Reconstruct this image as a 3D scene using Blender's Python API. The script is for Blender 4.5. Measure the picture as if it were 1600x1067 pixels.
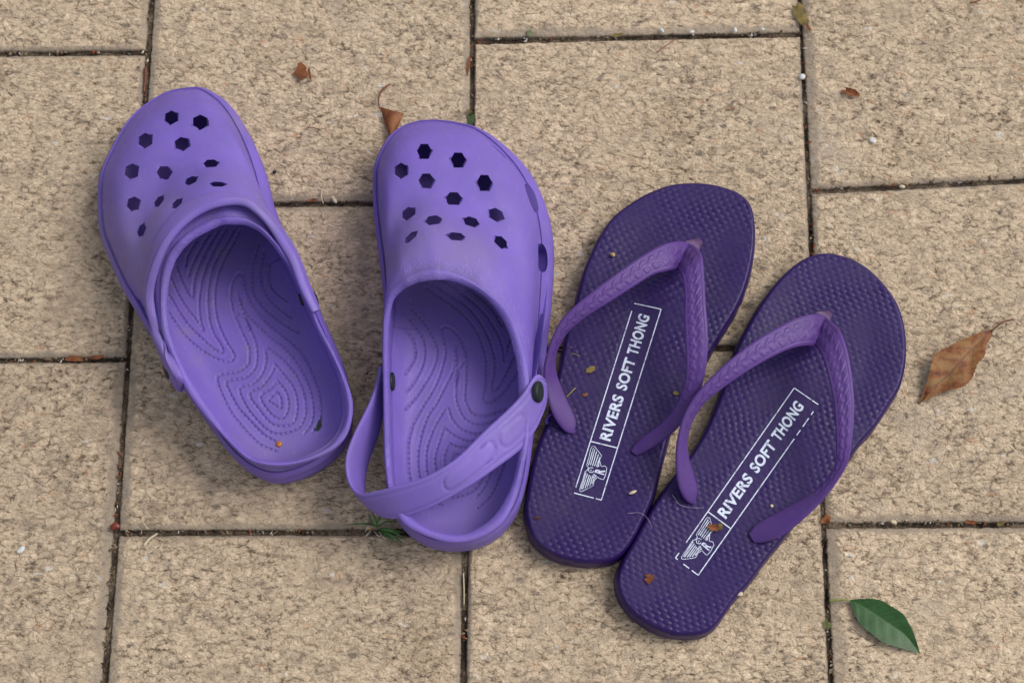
import bpy, bmesh, math, random
import numpy as np
from mathutils import Vector, Matrix, noise as mnoise
from mathutils.bvhtree import BVHTree
random.seed(7); rng = np.random.default_rng(7)
for o in list(bpy.data.objects): bpy.data.objects.remove(o)
scn = bpy.context.scene; COL = scn.collection
R = math.radians
mm = 0.001
# ------------------------------------------------------------------ camera
F = 2800.0; TILT = R(17.0); DIST = 1.12
CAM = np.array([0.0, -DIST*math.sin(TILT), DIST*math.cos(TILT)])
cd = bpy.data.cameras.new('camera'); cam = bpy.data.objects.new('camera', cd); COL.objects.link(cam)
cam.location = CAM; cam.rotation_euler = (TILT, 0, 0)
cd.sensor_width = 36; cd.lens = 36*F/1600; cd.clip_start = 0.05; cd.clip_end = 60
cd.dof.use_dof = True; cd.dof.focus_distance = DIST-0.03; cd.dof.aperture_fstop = 9.0
scn.camera = cam
# ------------------------------------------------------------------ light
SUN_EL, SUN_AZ = 52, 18       # azimuth from +x towards +y
w = bpy.data.worlds.new('World'); scn.world = w; w.use_nodes = True
nt = w.node_tree; nt.nodes.clear()
sky = nt.nodes.new('ShaderNodeTexSky'); sky.sky_type = 'NISHITA'; sky.sun_disc = False
sky.sun_elevation = R(SUN_EL); sky.sun_rotation = R(90-SUN_AZ); sky.dust_density = 4.0; sky.air_density = 1.0; sky.ozone_density = 1.0
hs = nt.nodes.new('ShaderNodeHueSaturation'); hs.inputs['Saturation'].default_value = 0.30
bg = nt.nodes.new('ShaderNodeBackground'); bg.inputs['Strength'].default_value = 0.15
wo = nt.nodes.new('ShaderNodeOutputWorld')
nt.links.new(sky.outputs[0], hs.inputs['Color']); nt.links.new(hs.outputs[0], bg.inputs[0]); nt.links.new(bg.outputs[0], wo.inputs[0])
sd = bpy.data.lights.new('sun', 'SUN'); sd.energy = 1.12; sd.angle = R(24); sd.color = (1.0, 0.95, 0.87)
sun = bpy.data.objects.new('sun', sd); COL.objects.link(sun)
sdir = Vector((math.cos(R(SUN_EL))*math.cos(R(SUN_AZ)), math.cos(R(SUN_EL))*math.sin(R(SUN_AZ)), math.sin(R(SUN_EL))))
sun.rotation_euler = sdir.to_track_quat('Z', 'Y').to_euler(); sun.location = sdir*2
scn.view_settings.view_transform = 'Standard'; scn.view_settings.look = 'None'
scn.view_settings.exposure = 0.19; scn.view_settings.gamma = 1.0
scn.render.engine = 'CYCLES'
# ------------------------------------------------------------------ helpers
def W(px, py, z=0.0):
    """point of the place seen at photo pixel (px,py) at height z (mm)"""
    d = np.array([0, math.sin(TILT), -math.cos(TILT)]) + np.array([1.0, 0, 0])*(px-800)/F - np.array([0, math.cos(TILT), math.sin(TILT)])*(py-533.5)/F
    return CAM + d*((z*mm-CAM[2])/d[2])
def Wl(l): return np.array([W(*p) for p in l])
def tag(o, label=None, cat=None, group=None, kind=None):
    if label: o['label'] = label
    if cat: o['category'] = cat
    if group: o['group'] = group
    if kind: o['kind'] = kind
    return o
def empty(name, loc=(0, 0, 0)):
    o = bpy.data.objects.new(name, None); o.empty_display_size = 0.02; o.location = [float(v) for v in loc]; COL.objects.link(o); return o
def mk(name, V, Fc, mat, parent=None, loc=None, smooth=True, sharp=None):
    """one mesh object from world-space vertices"""
    V = np.asarray(V, dtype=float)
    if loc is None: loc = V.mean(axis=0) if parent is None else np.zeros(3)
    base = np.array(parent_world(parent)) if parent else np.zeros(3)
    me = bpy.data.meshes.new(name)
    me.from_pydata((V-base-np.asarray(loc)).tolist(), [], Fc if isinstance(Fc, list) else Fc.tolist())
    me.update()
    bm = bmesh.new(); bm.from_mesh(me); bmesh.ops.recalc_face_normals(bm, faces=bm.faces); bm.to_mesh(me); bm.free()
    if smooth: me.polygons.foreach_set('use_smooth', [True]*len(me.polygons))
    if sharp: me.set_sharp_from_angle(angle=R(sharp))
    for m in (mat if isinstance(mat, (list, tuple)) else [mat]): me.materials.append(m)
    o = bpy.data.objects.new(name, me); o.location = [float(v) for v in loc]; COL.objects.link(o)
    if parent: o.parent = parent
    return o
def parent_world(p):
    v = Vector(p.location)
    while p.parent: p = p.parent; v += Vector(p.location)
    return v
def spline(P, n, closed=False):
    """Catmull-Rom through P, resampled to n points of equal arc length"""
    P = np.asarray(P, float)
    if closed: Q = np.vstack([P[-1:], P, P[:2]])
    else: Q = np.vstack([2*P[0]-P[1], P, 2*P[-1]-P[-2]])
    out = []
    for i in range(1, len(Q)-2):
        t = np.linspace(0, 1, 24, endpoint=False)[:, None]
        a, b, c, d = Q[i-1], Q[i], Q[i+1], Q[i+2]
        out.append(.5*((2*b)+(c-a)*t+(2*a-5*b+4*c-d)*t**2+(3*b-a-3*c+d)*t**3))
    out = np.vstack(out+[Q[-2][None]]) 
    s = np.concatenate([[0], np.cumsum(np.linalg.norm(np.diff(out, axis=0), axis=1))])
    u = np.linspace(0, s[-1], n+1)[:-1] if closed else np.linspace(0, s[-1], n)
    return np.stack([np.interp(u, s, out[:, k]) for k in range(out.shape[1])], 1)
def psp(P, per, closed=True):
    """periodic spline with `per` samples per station (keeps the stations matched)"""
    P = np.asarray(P, float)
    if P.ndim == 1: P = P[:, None]
    Q = np.vstack([P[-1:], P, P[:2]]); out = []
    for i in range(1, len(Q)-2):
        t = np.linspace(0, 1, per, endpoint=False)[:, None]
        a, b, c, d = Q[i-1], Q[i], Q[i+1], Q[i+2]
        out.append(.5*((2*b)+(c-a)*t+(2*a-5*b+4*c-d)*t**2+(3*b-a-3*c+d)*t**3))
    return np.vstack(out)
def smooth_ring(A, n):
    for _ in range(n): A = .25*np.roll(A, 1, 0)+.5*A+.25*np.roll(A, -1, 0)
    return A
def inset(P2, d):
    """move closed 2-D ring inward by d (scalar or per vertex)"""
    T = np.roll(P2, -2, 0)-np.roll(P2, 2, 0); T /= np.linalg.norm(T, axis=1)[:, None]+1e-12
    area = .5*np.sum(P2[:, 0]*np.roll(P2[:, 1], -1)-np.roll(P2[:, 0], -1)*P2[:, 1])
    Nn = np.stack([-T[:, 1], T[:, 0]], 1)*(1 if area > 0 else -1)
    return P2+Nn*np.reshape(d, (-1, 1))
def rings_faces(nr, n, closed_v=False):
    f = []
    for r in range(nr if closed_v else nr-1):
        a, b = r*n, ((r+1) % nr)*n
        for i in range(n):
            j = (i+1) % n; f.append((a+i, a+j, b+j, b+i))
    return f
def dist_poly(P, poly, closed=True):
    """distance of points P (n,2) to polyline; returns d, arc position"""
    A = poly; B = np.roll(poly, -1, 0)
    if not closed: A, B = A[:-1], B[:-1]
    L = np.linalg.norm(B-A, axis=1); s0 = np.concatenate([[0], np.cumsum(L)])[:-1]
    best = np.full(len(P), 1e9); arc = np.zeros(len(P))
    for a, b, l, s in zip(A, B, L, s0):
        if l < 1e-12: continue
        u = (b-a)/l; r = P-a; t = np.clip(r@u, 0, l); q = r-t[:, None]*u; d = np.hypot(q[:, 0], q[:, 1])
        m = d < best; best[m] = d[m]; arc[m] = s+t[m]
    return best, arc
def fill_grid(out2, res, heel, toe):
    """dense quad grid filling a closed 2-D outline, rows across the heel-toe axis. returns XY (nb,na,2), local b,a"""
    ax = np.array(toe)-np.array(heel); Lx = np.linalg.norm(ax); ax = ax/Lx; ay = np.array([-ax[1], ax[0]])
    loc = (out2-np.array(heel)); b = loc@ax; a = loc@ay
    i0, i1 = int(np.argmin(b)), int(np.argmax(b)); n = len(out2)
    def chain(i, j):
        idx = [(i+k) % n for k in range(((j-i) % n)+1)]; return b[idx], a[idx]
    b1, a1 = chain(i0, i1); b2, a2 = chain(i1, i0); b2, a2 = b2[::-1], a2[::-1]
    b1 = np.maximum.accumulate(b1); b2 = np.maximum.accumulate(b2)
    nb = int((b.max()-b.min())/res); th = np.linspace(0, 1, nb); e = .04
    th = np.where(th < e, e*(th/e)**2*.5+0*th, th); 
    u = np.linspace(0, 1, nb)
    bs = b.min()+(b.max()-b.min())*(u-np.sin(2*np.pi*u)*.06)
    bs = np.clip(bs, b.min()+2e-5, b.max()-2e-5)
    L = np.interp(bs, b1, a1); Rr = np.interp(bs, b2, a2)
    na = int((np.max(np.abs(L-Rr)))/res); v = np.linspace(0, 1, na); v = v-np.sin(2*np.pi*v)*.05
    A = L[:, None]*(1-v)[None]+Rr[:, None]*v[None]
    XY = np.array(heel)[None, None]+bs[:, None, None]*ax+A[..., None]*ay
    return XY, np.repeat(bs[:, None], na, 1), A
def grid_faces(nb, na, off=0):
    i = np.arange(nb-1)[:, None]*na+np.arange(na-1)[None]+off; i = i.ravel()
    return np.stack([i, i+1, i+na+1, i+na], 1).tolist()
def grid_boundary(nb, na):
    l = [k for k in range(na)]+[k*na+na-1 for k in range(1, nb)]+[(nb-1)*na+k for k in range(na-2, -1, -1)]+[k*na for k in range(nb-2, 0, -1)]
    return l
def ribbon(E1, E2, n, thick, crown=0.0, K=14, disp=None, up=(0, 0, 1), taper=None, flip=False, nsm=0):
    """solid band between two 3-D edge lines; rounded section"""
    A = spline(E1, n); B = spline(E2, n)
    for _ in range(nsm):
        A[1:-1] = .25*A[:-2]+.5*A[1:-1]+.25*A[2:]; B[1:-1] = .25*B[:-2]+.5*B[1:-1]+.25*B[2:]
    C = (A+B)/2; T = np.gradient(C, axis=0); T /= np.linalg.norm(T, axis=1)[:, None]
    Wd = B-A; Wd = Wd-T*np.sum(Wd*T, 1)[:, None]*0.0; hw = np.linalg.norm(Wd, axis=1)/2; U = Wd/(2*hw[:, None]+1e-12)
    Nn = np.cross(T, U); Nn /= np.linalg.norm(Nn, axis=1)[:, None]
    if flip: Nn = -Nn
    s = np.concatenate([[0], np.cumsum(np.linalg.norm(np.diff(C, axis=0), axis=1))])
    th = np.full(n, thick) if taper is None else thick*np.interp(s/s[-1], taper[0], taper[1])
    V = []
    cs = np.sin(np.linspace(-np.pi/2, np.pi/2, K))     # denser at the edges
    for i in range(n):
        half = th[i]/2
        prof = half*np.sqrt(np.clip(1-np.abs(cs)**6, 0, 1))
        for side in (1, -1):
            cc = cs if side == 1 else cs[::-1][1:-1]; pp = prof if side == 1 else prof[::-1][1:-1]
            h = pp*side+(crown*(1-cc**2) if side == 1 else crown*(1-cc**2)*.6)
            if side == 1 and disp is not None: h = h+disp(s[i], cc, hw[i], s[-1])*(1-np.abs(cc)**8)
            V.append(C[i]+U[i]*(cc*hw[i])[:, None]+Nn[i]*h[:, None])
    V = np.vstack(V); m = 2*K-2
    f = rings_faces(n, m)
    f.append(tuple(range(m))[::-1]); f.append(tuple((n-1)*m+k for k in range(m)))
    return V, f, C, Nn, U
# ------------------------------------------------------------------ shader helpers
def mat(name, rough=.6, spec=.5):
    m = bpy.data.materials.new(name); m.use_nodes = True; t = m.node_tree
    b = t.nodes['Principled BSDF']; b.inputs['Roughness'].default_value = rough; b.inputs['Specular IOR Level'].default_value = spec
    return m, t, b
def N(t, typ, **kw):
    n = t.nodes.new(typ)
    for k, v in kw.items():
        if k.startswith('i_'): n.inputs[k[2:].replace('_', ' ')].default_value = v
        else: setattr(n, k, v)
    return n
def mth(t, op, a, b=None, clamp=False):
    n = t.nodes.new('ShaderNodeMath'); n.operation = op; n.use_clamp = clamp
    for i, x in enumerate((a, b)):
        if x is None: continue
        if isinstance(x, (int, float)): n.inputs[i].default_value = x
        else: t.links.new(x, n.inputs[i])
    return n.outputs[0]
def ramp(t, fac, stops, interp='LINEAR'):
    n = t.nodes.new('ShaderNodeValToRGB'); n.color_ramp.interpolation = interp; e = n.color_ramp.elements
    while len(e) < len(stops): e.new(.5)
    for x, (p, c) in zip(e, stops):
        x.position = p; x.color = (c, c, c, 1) if isinstance(c, (int, float)) else (*c, 1)
    t.links.new(fac, n.inputs[0]); return n.outputs[0]
def mix(t, fac, a, b, blend='MIX'):
    n = t.nodes.new('ShaderNodeMix'); n.data_type = 'RGBA'; n.blend_type = blend; n.clamp_factor = True
    for k, x in ((0, fac), (6, a), (7, b)):
        if isinstance(x, (int, float)): n.inputs[k].default_value = x
        elif isinstance(x, tuple): n.inputs[k].default_value = (*x, 1)
        else: t.links.new(x, n.inputs[k])
    return n.outputs[2]
def noise(t, vec, scale, detail=2, rough=.5, dist=0.0, dim='3D'):
    n = N(t, 'ShaderNodeTexNoise', noise_dimensions=dim); n.inputs['Scale'].default_value = scale; n.inputs['Detail'].default_value = detail
    n.inputs['Roughness'].default_value = rough; n.inputs['Distortion'].default_value = dist
    if vec is not None: t.links.new(vec, n.inputs['Vector'])
    return n.outputs['Fac']
def bump(t, b, h, strength=1.0, dist=.001, prev=None):
    n = t.nodes.new('ShaderNodeBump'); n.inputs['Strength'].default_value = strength; n.inputs['Distance'].default_value = dist
    t.links.new(h, n.inputs['Height'])
    if prev is not None: t.links.new(prev, n.inputs['Normal'])
    if b is not None: t.links.new(n.outputs[0], b.inputs['Normal'])
    return n.outputs[0]
# ------------------------------------------------------------------ materials
def stone_material():
    m, t, b = mat('sandblasted_concrete', .9, .25)
    geo = N(t, 'ShaderNodeNewGeometry'); pos = geo.outputs['Position']
    at = N(t, 'ShaderNodeAttribute', attribute_name='edge'); edge = at.outputs['Fac']
    tn = N(t, 'ShaderNodeAttribute', attribute_name='tint_light'); tint_light = tn.outputs['Fac']
    mp = N(t, 'ShaderNodeMapping'); mp.inputs['Scale'].default_value = (.62, 1.0, .4); t.links.new(pos, mp.inputs[0]); v = mp.outputs[0]
    # warp
    wn = N(t, 'ShaderNodeTexNoise'); wn.inputs['Scale'].default_value = 260; wn.inputs['Detail'].default_value = 2; t.links.new(v, wn.inputs['Vector'])
    sub = N(t, 'ShaderNodeVectorMath', operation='SUBTRACT'); t.links.new(wn.outputs['Color'], sub.inputs[0]); sub.inputs[1].default_value = (.5, .5, .5)
    sc = N(t, 'ShaderNodeVectorMath', operation='SCALE'); t.links.new(sub.outputs[0], sc.inputs[0]); sc.inputs['Scale'].default_value = .0052
    add = N(t, 'ShaderNodeVectorMath', operation='ADD'); t.links.new(v, add.inputs[0]); t.links.new(sc.outputs[0], add.inputs[1]); vw = add.outputs[0]
    vo = N(t, 'ShaderNodeTexVoronoi', feature='DISTANCE_TO_EDGE'); vo.inputs['Scale'].default_value = 235; t.links.new(vw, vo.inputs['Vector'])
    crack = ramp(t, vo.outputs['Distance'], [(0, 0), (.07, .75), (.22, 1)])
    n1 = noise(t, v, 400, 3, .64)
    n2 = noise(t, v, 1000, 2, .6)
    nl = noise(t, pos, 22, 2, .55)      # large patches
    nm = noise(t, pos, 90, 2, .6)
    # amount of open pits varies over the face
    thr = mth(t, 'MULTIPLY_ADD', nl, .26); t.nodes[-1].inputs[2].default_value = -.12
    f1 = mth(t, 'ADD', mth(t, 'MULTIPLY', n1, 1.0), thr)
    pits = ramp(t, f1, [(.33, 0), (.43, .75), (.58, 1)])
    vd = N(t, 'ShaderNodeTexVoronoi', feature='F1'); vd.inputs['Scale'].default_value = 360; t.links.new(vw, vd.inputs['Vector'])
    dome = ramp(t, vd.outputs['Distance'], [(.1, 1), (.35, .8), (.75, 0)])
    vd2 = N(t, 'ShaderNodeTexVoronoi', feature='F1'); vd2.inputs['Scale'].default_value = 170; t.links.new(vw, vd2.inputs['Vector'])
    dome2 = ramp(t, vd2.outputs['Distance'], [(.15, 1), (.8, 0)])
    hgt = mth(t, 'MULTIPLY', crack, .19); hgt = mth(t, 'ADD', hgt, mth(t, 'MULTIPLY', pits, .30))
    hgt = mth(t, 'ADD', hgt, mth(t, 'MULTIPLY', dome, .26)); hgt = mth(t, 'ADD', hgt, mth(t, 'MULTIPLY', dome2, .24))
    hgt = mth(t, 'ADD', hgt, mth(t, 'MULTIPLY', mth(t, 'SUBTRACT', n2, .52), .55))
    # cut edge strip: finer, smoother
    ne = noise(t, v, 1100, 3, .7); he = mth(t, 'ADD', mth(t, 'MULTIPLY_ADD', ne, .45), mth(t, 'MULTIPLY', hgt, .35)); he.node.inputs[0].links[0].from_node.inputs[2].default_value = .05
    mixh = N(t, 'ShaderNodeMix'); t.links.new(edge, mixh.inputs[0]); t.links.new(hgt, mixh.inputs[2]); t.links.new(he, mixh.inputs[3]); H = mixh.outputs[0]
    col = ramp(t, H, [(.14, (.095, .068, .046)), (.38, (.265, .20, .138)), (.56, (.43, .335, .235)), (.85, (.575, .45, .32)), (1.0, (.68, .56, .42))])
    # broad dirt: greyer, darker patches; scattered aggregate grains of other colours
    col = mix(t, ramp(t, nm, [(.5, 0), (.72, .45)]), col, (.20, .165, .13))
    col = mix(t, ramp(t, nl, [(.42, 0), (.7, .32)]), col, (.37, .285, .195))
    nst = noise(t, pos, 11, 3, .6)
    col = mix(t, ramp(t, nst, [(.58, 0), (.72, .35)]), col, (.40, .345, .28))
    col = mix(t, ramp(t, nst, [(.28, .4), (.42, 0)]), col, (.24, .17, .10))
    vg = N(t, 'ShaderNodeTexVoronoi', feature='F1'); vg.inputs['Scale'].default_value = 300; t.links.new(vw, vg.inputs['Vector'])
    sp = N(t, 'ShaderNodeSeparateColor'); t.links.new(vg.outputs['Color'], sp.inputs[0])
    near = ramp(t, vg.outputs['Distance'], [(.3, 1), (.55, 0)])
    g1 = mth(t, 'MULTIPLY', ramp(t, sp.outputs[0], [(.99, 0), (.992, .5)]), near)
    col = mix(t, g1, col, (.62, .62, .60))
    g2 = mth(t, 'MULTIPLY', ramp(t, sp.outputs[1], [(.975, 0), (.98, .4)]), near)
    col = mix(t, g2, col, (.42, .20, .09))
    g3 = mth(t, 'MULTIPLY', ramp(t, sp.outputs[2], [(.978, 0), (.982, .6)]), near)
    col = mix(t, g3, col, (.075, .068, .06))
    # soiling of the sloping edges and per-paver tone, with the brighter light to the right painted in
    ed = mth(t, 'MULTIPLY', edge, ramp(t, noise(t, pos, 60, 3, .6), [(.35, .25), (.65, .8)]))
    col = mix(t, ed, col, (.235, .20, .165))
    at3 = N(t, 'ShaderNodeAttribute', attribute_name='rim'); rimf = at3.outputs['Fac']
    col = mix(t, mth(t, 'MULTIPLY', rimf, ramp(t, noise(t, pos, 35, 2, .5), [(.3, .3), (.7, .9)])), col, (.05, .04, .03))
    hsv = N(t, 'ShaderNodeHueSaturation'); t.links.new(col, hsv.inputs['Color'])
    t.links.new(mth(t, 'MULTIPLY_ADD', tint_light, .35), hsv.inputs['Value']); t.nodes[-2 if False else -1]
    vnode = hsv.inputs['Value'].links[0].from_node; vnode.inputs[2].default_value = .825
    hsv.inputs['Saturation'].default_value = .99
    t.links.new(hsv.outputs[0], b.inputs['Base Color'])
    dn = N(t, 'ShaderNodeDisplacement'); dn.inputs['Midlevel'].default_value = 1.0; dn.inputs['Scale'].default_value = .0019
    t.links.new(H, dn.inputs['Height']); t.links.new(dn.outputs[0], t.nodes['Material Output'].inputs['Displacement'])
    m.displacement_method = 'BOTH'
    return m
def foam_material(name, base, dirt=.5, dust_col=(.20, .165, .245)):
    m, t, b = mat(name, .5, .4)
    geo = N(t, 'ShaderNodeNewGeometry'); pos = geo.outputs['Position']
    nl = noise(t, pos, 28, 4, .6); nf = noise(t, pos, 900, 3, .6); ns = noise(t, pos, 160, 4, .7)
    col = mix(t, ramp(t, nl, [(.35, 0), (.72, .8)]), base, (base[0]*.80, base[1]*.84, base[2]*.76))
    col = mix(t, mth(t, 'MULTIPLY', ramp(t, ns, [(.5, 0), (.8, .8)]), dirt*.6), col, dust_col)
    speck = ramp(t, noise(t, pos, 1400, 1, .5), [(.74, 0), (.78, .5)])
    col = mix(t, mth(t, 'MULTIPLY', speck, dirt), col, (.45, .40, .42))
    # grey scuffed dust that has settled
    at = N(t, 'ShaderNodeAttribute', attribute_name='scuff')
    col = mix(t, mth(t, 'MULTIPLY', at.outputs['Fac'], ramp(t, nl, [(.3, .35), (.7, 1.0)])), col, dust_col)
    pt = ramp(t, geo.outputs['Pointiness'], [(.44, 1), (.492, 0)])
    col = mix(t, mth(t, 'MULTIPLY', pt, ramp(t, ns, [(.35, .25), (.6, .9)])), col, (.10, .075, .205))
    # scratches
    mp = N(t, 'ShaderNodeMapping'); mp.inputs['Rotation'].default_value = (0, 0, .7); mp.inputs['Scale'].default_value = (14, 1.0, 1); t.links.new(pos, mp.inputs[0])
    scr = ramp(t, noise(t, mp.outputs[0], 110, 3, .5), [(.66, 0), (.72, .45)])
    col = mix(t, mth(t, 'MULTIPLY', scr, dirt), col, (.42, .36, .55))
    t.links.new(col, b.inputs['Base Color'])
    t.links.new(ramp(t, ns, [(.3, .46), (.7, .68)]), b.inputs['Roughness'])
    b.inputs['Subsurface Weight'].default_value = .08; b.inputs['Subsurface Radius'].default_value = (.004, .002, .006)
    h = mth(t, 'ADD', mth(t, 'MULTIPLY', nf, .4), mth(t, 'MULTIPLY', ns, .5))
    cb_ = N(t, 'ShaderNodeAttribute', attribute_name='band'); vg_ = N(t, 'ShaderNodeTexVoronoi'); vg_.inputs['Scale'].default_value = 620; t.links.new(pos, vg_.inputs['Vector'])
    h = mth(t, 'ADD', h, mth(t, 'MULTIPLY', mth(t, 'MULTIPLY', vg_.outputs['Distance'], cb_.outputs['Fac']), 1.6))
    bump(t, b, h, .4, .0005)
    return m
def rubber_material(name, base, dust=.4, rough=(.36, .55), spec=.5):
    m, t, b = mat(name, .45, spec)
    geo = N(t, 'ShaderNodeNewGeometry'); pos = geo.outputs['Position']
    nl = noise(t, pos, 26, 4, .6); ns = noise(t, pos, 240, 4, .7); nf = noise(t, pos, 1300, 2, .6)
    col = mix(t, ramp(t, nl, [(.35, 0), (.7, .7)]), base, tuple(c*.72 for c in base))
    col = mix(t, mth(t, 'MULTIPLY', ramp(t, ns, [(.48, 0), (.8, .7)]), dust*.5), col, (.17, .15, .17))
    col = mix(t, mth(t, 'MULTIPLY', ramp(t, nl, [(.5, 0), (.68, .5)]), dust*.8), col, (.14, .13, .15))
    speck = ramp(t, noise(t, pos, 1500, 1, .5), [(.745, 0), (.775, .65)])
    col = mix(t, mth(t, 'MULTIPLY', speck, dust), col, (.5, .46, .42))
    t.links.new(col, b.inputs['Base Color'])
    t.links.new(ramp(t, ns, [(.3, rough[0]), (.7, rough[1])]), b.inputs['Roughness'])
    bump(t, b, nf, .2, .0003)
    return m
def simple(name, c, rough=.7, var=.3, scale=300, spec=.3, bmp=.3):
    m, t, b = mat(name, rough, spec)
    geo = N(t, 'ShaderNodeNewGeometry'); n = noise(t, geo.outputs['Position'], scale, 4, .65)
    col = mix(t, ramp(t, n, [(.3, 0), (.7, 1)]), tuple(x*(1-var) for x in c), tuple(min(1, x*(1+var)) for x in c))
    t.links.new(col, b.inputs['Base Color']); bump(t, b, n, bmp, .0004); return m
M_STONE = stone_material()
CLOG = (.158, .101, .440)
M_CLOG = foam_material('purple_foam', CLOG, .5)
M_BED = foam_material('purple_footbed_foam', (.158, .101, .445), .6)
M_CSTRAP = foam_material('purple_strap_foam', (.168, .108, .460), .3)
M_RIVET = simple('black_rivet_plastic', (.010, .016, .016), .5, .2, 200, .3, .1)
M_TSOLE = rubber_material('dark_purple_rubber', (.0185, .0052, .080), .10, (.33, .5), .27)
M_TSTRAP = rubber_material('purple_strap_rubber', (.084, .034, .200), .3, (.42, .6), .35)
M_POST = rubber_material('toe_post_rubber', (.09, .04, .12), .4)
M_SAND = None
def print_material():
    m, t, b = mat('white_print', .55, .3)
    geo = N(t, 'ShaderNodeNewGeometry'); pos = geo.outputs['Position']
    n = noise(t, pos, 1500, 3, .6); n2 = noise(t, pos, 240, 3, .6)
    f = ramp(t, mth(t, 'ADD', mth(t, 'MULTIPLY', n, .6), mth(t, 'MULTIPLY', n2, .55)), [(.59, 0), (.70, .75)])
    t.links.new(mix(t, f, (.60, .66, .80), (.10, .07, .24)), b.inputs['Base Color']); return m
M_PRINT = print_material()
# ------------------------------------------------------------------ the pavement
def vline(pts):
    p = np.array(pts, float); return lambda y: float(np.interp(y, p[:, 1], p[:, 0])) if p[0, 1] <= y <= p[-1, 1] else float(p[0, 0]+(y-p[0, 1])*(p[-1, 0]-p[0, 0])/(p[-1, 1]-p[0, 1]))
V0 = vline([(-275, 0), (-400, 1067)]); V1 = vline([(236, 0), (230, 83), (216, 300), (199, 562), (184, 745), (180, 830), (161, 1067)])
V2 = vline([(736, 0), (740, 180), (737, 317), (726, 830), (724, 1067)]); V3 = vline([(1249, 0), (1256, 60), (1261, 200), (1265, 297), (1276, 541), (1287, 818), (1301, 1067)])
V4 = vline([(1765, 0), (1880, 1067)]); Vm = vline([(-790, 0), (-975, 1067)]); V5 = vline([(2280, 0), (2460, 1067)])
cols = [(Vm, V0, [-520, -60, 400, 900, 1420]), (V0, V1, [-420, (84, 80), (564, 560), 1078, 1640]), (V1, V2, [-690, -180, (318, 316), (831, 829), 1385]),
        (V2, V3, [-425, (62, 51), (545, 541), 1085, 1650]), (V3, V4, [-700, -215, (297, 270), (819, 817), 1370]), (V4, V5, [-520, -20, 460, 990, 1520])]
Vn = vline([(-1300, 0), (-1540, 1067)]); V6 = vline([(2795, 0), (3030, 1067)])
cols = [(Vn, Vm, [-700, -240, 250, 760, 1290])]+cols+[(V5, V6, [-720, -230, 260, 770, 1300])]
cols = [(a_, b_, [(y_[0] if not isinstance(y_[0], tuple) else y_[0][0])-470]+y_+[(y_[-1] if not isinstance(y_[-1], tuple) else y_[-1][0])+600]) for a_, b_, y_ in cols]
pavement = empty('pavement'); tag(pavement, kind='structure')
def smoothstep(x): x = np.clip(x, 0, 1); return x*x*(3-2*x)
def fbm2(P, s, seed, oct=3):
    return np.array([mnoise.fractal(Vector((p[0]*s, p[1]*s, seed)), 1.0, 2.0, oct) for p in P])
pid = 0
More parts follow.
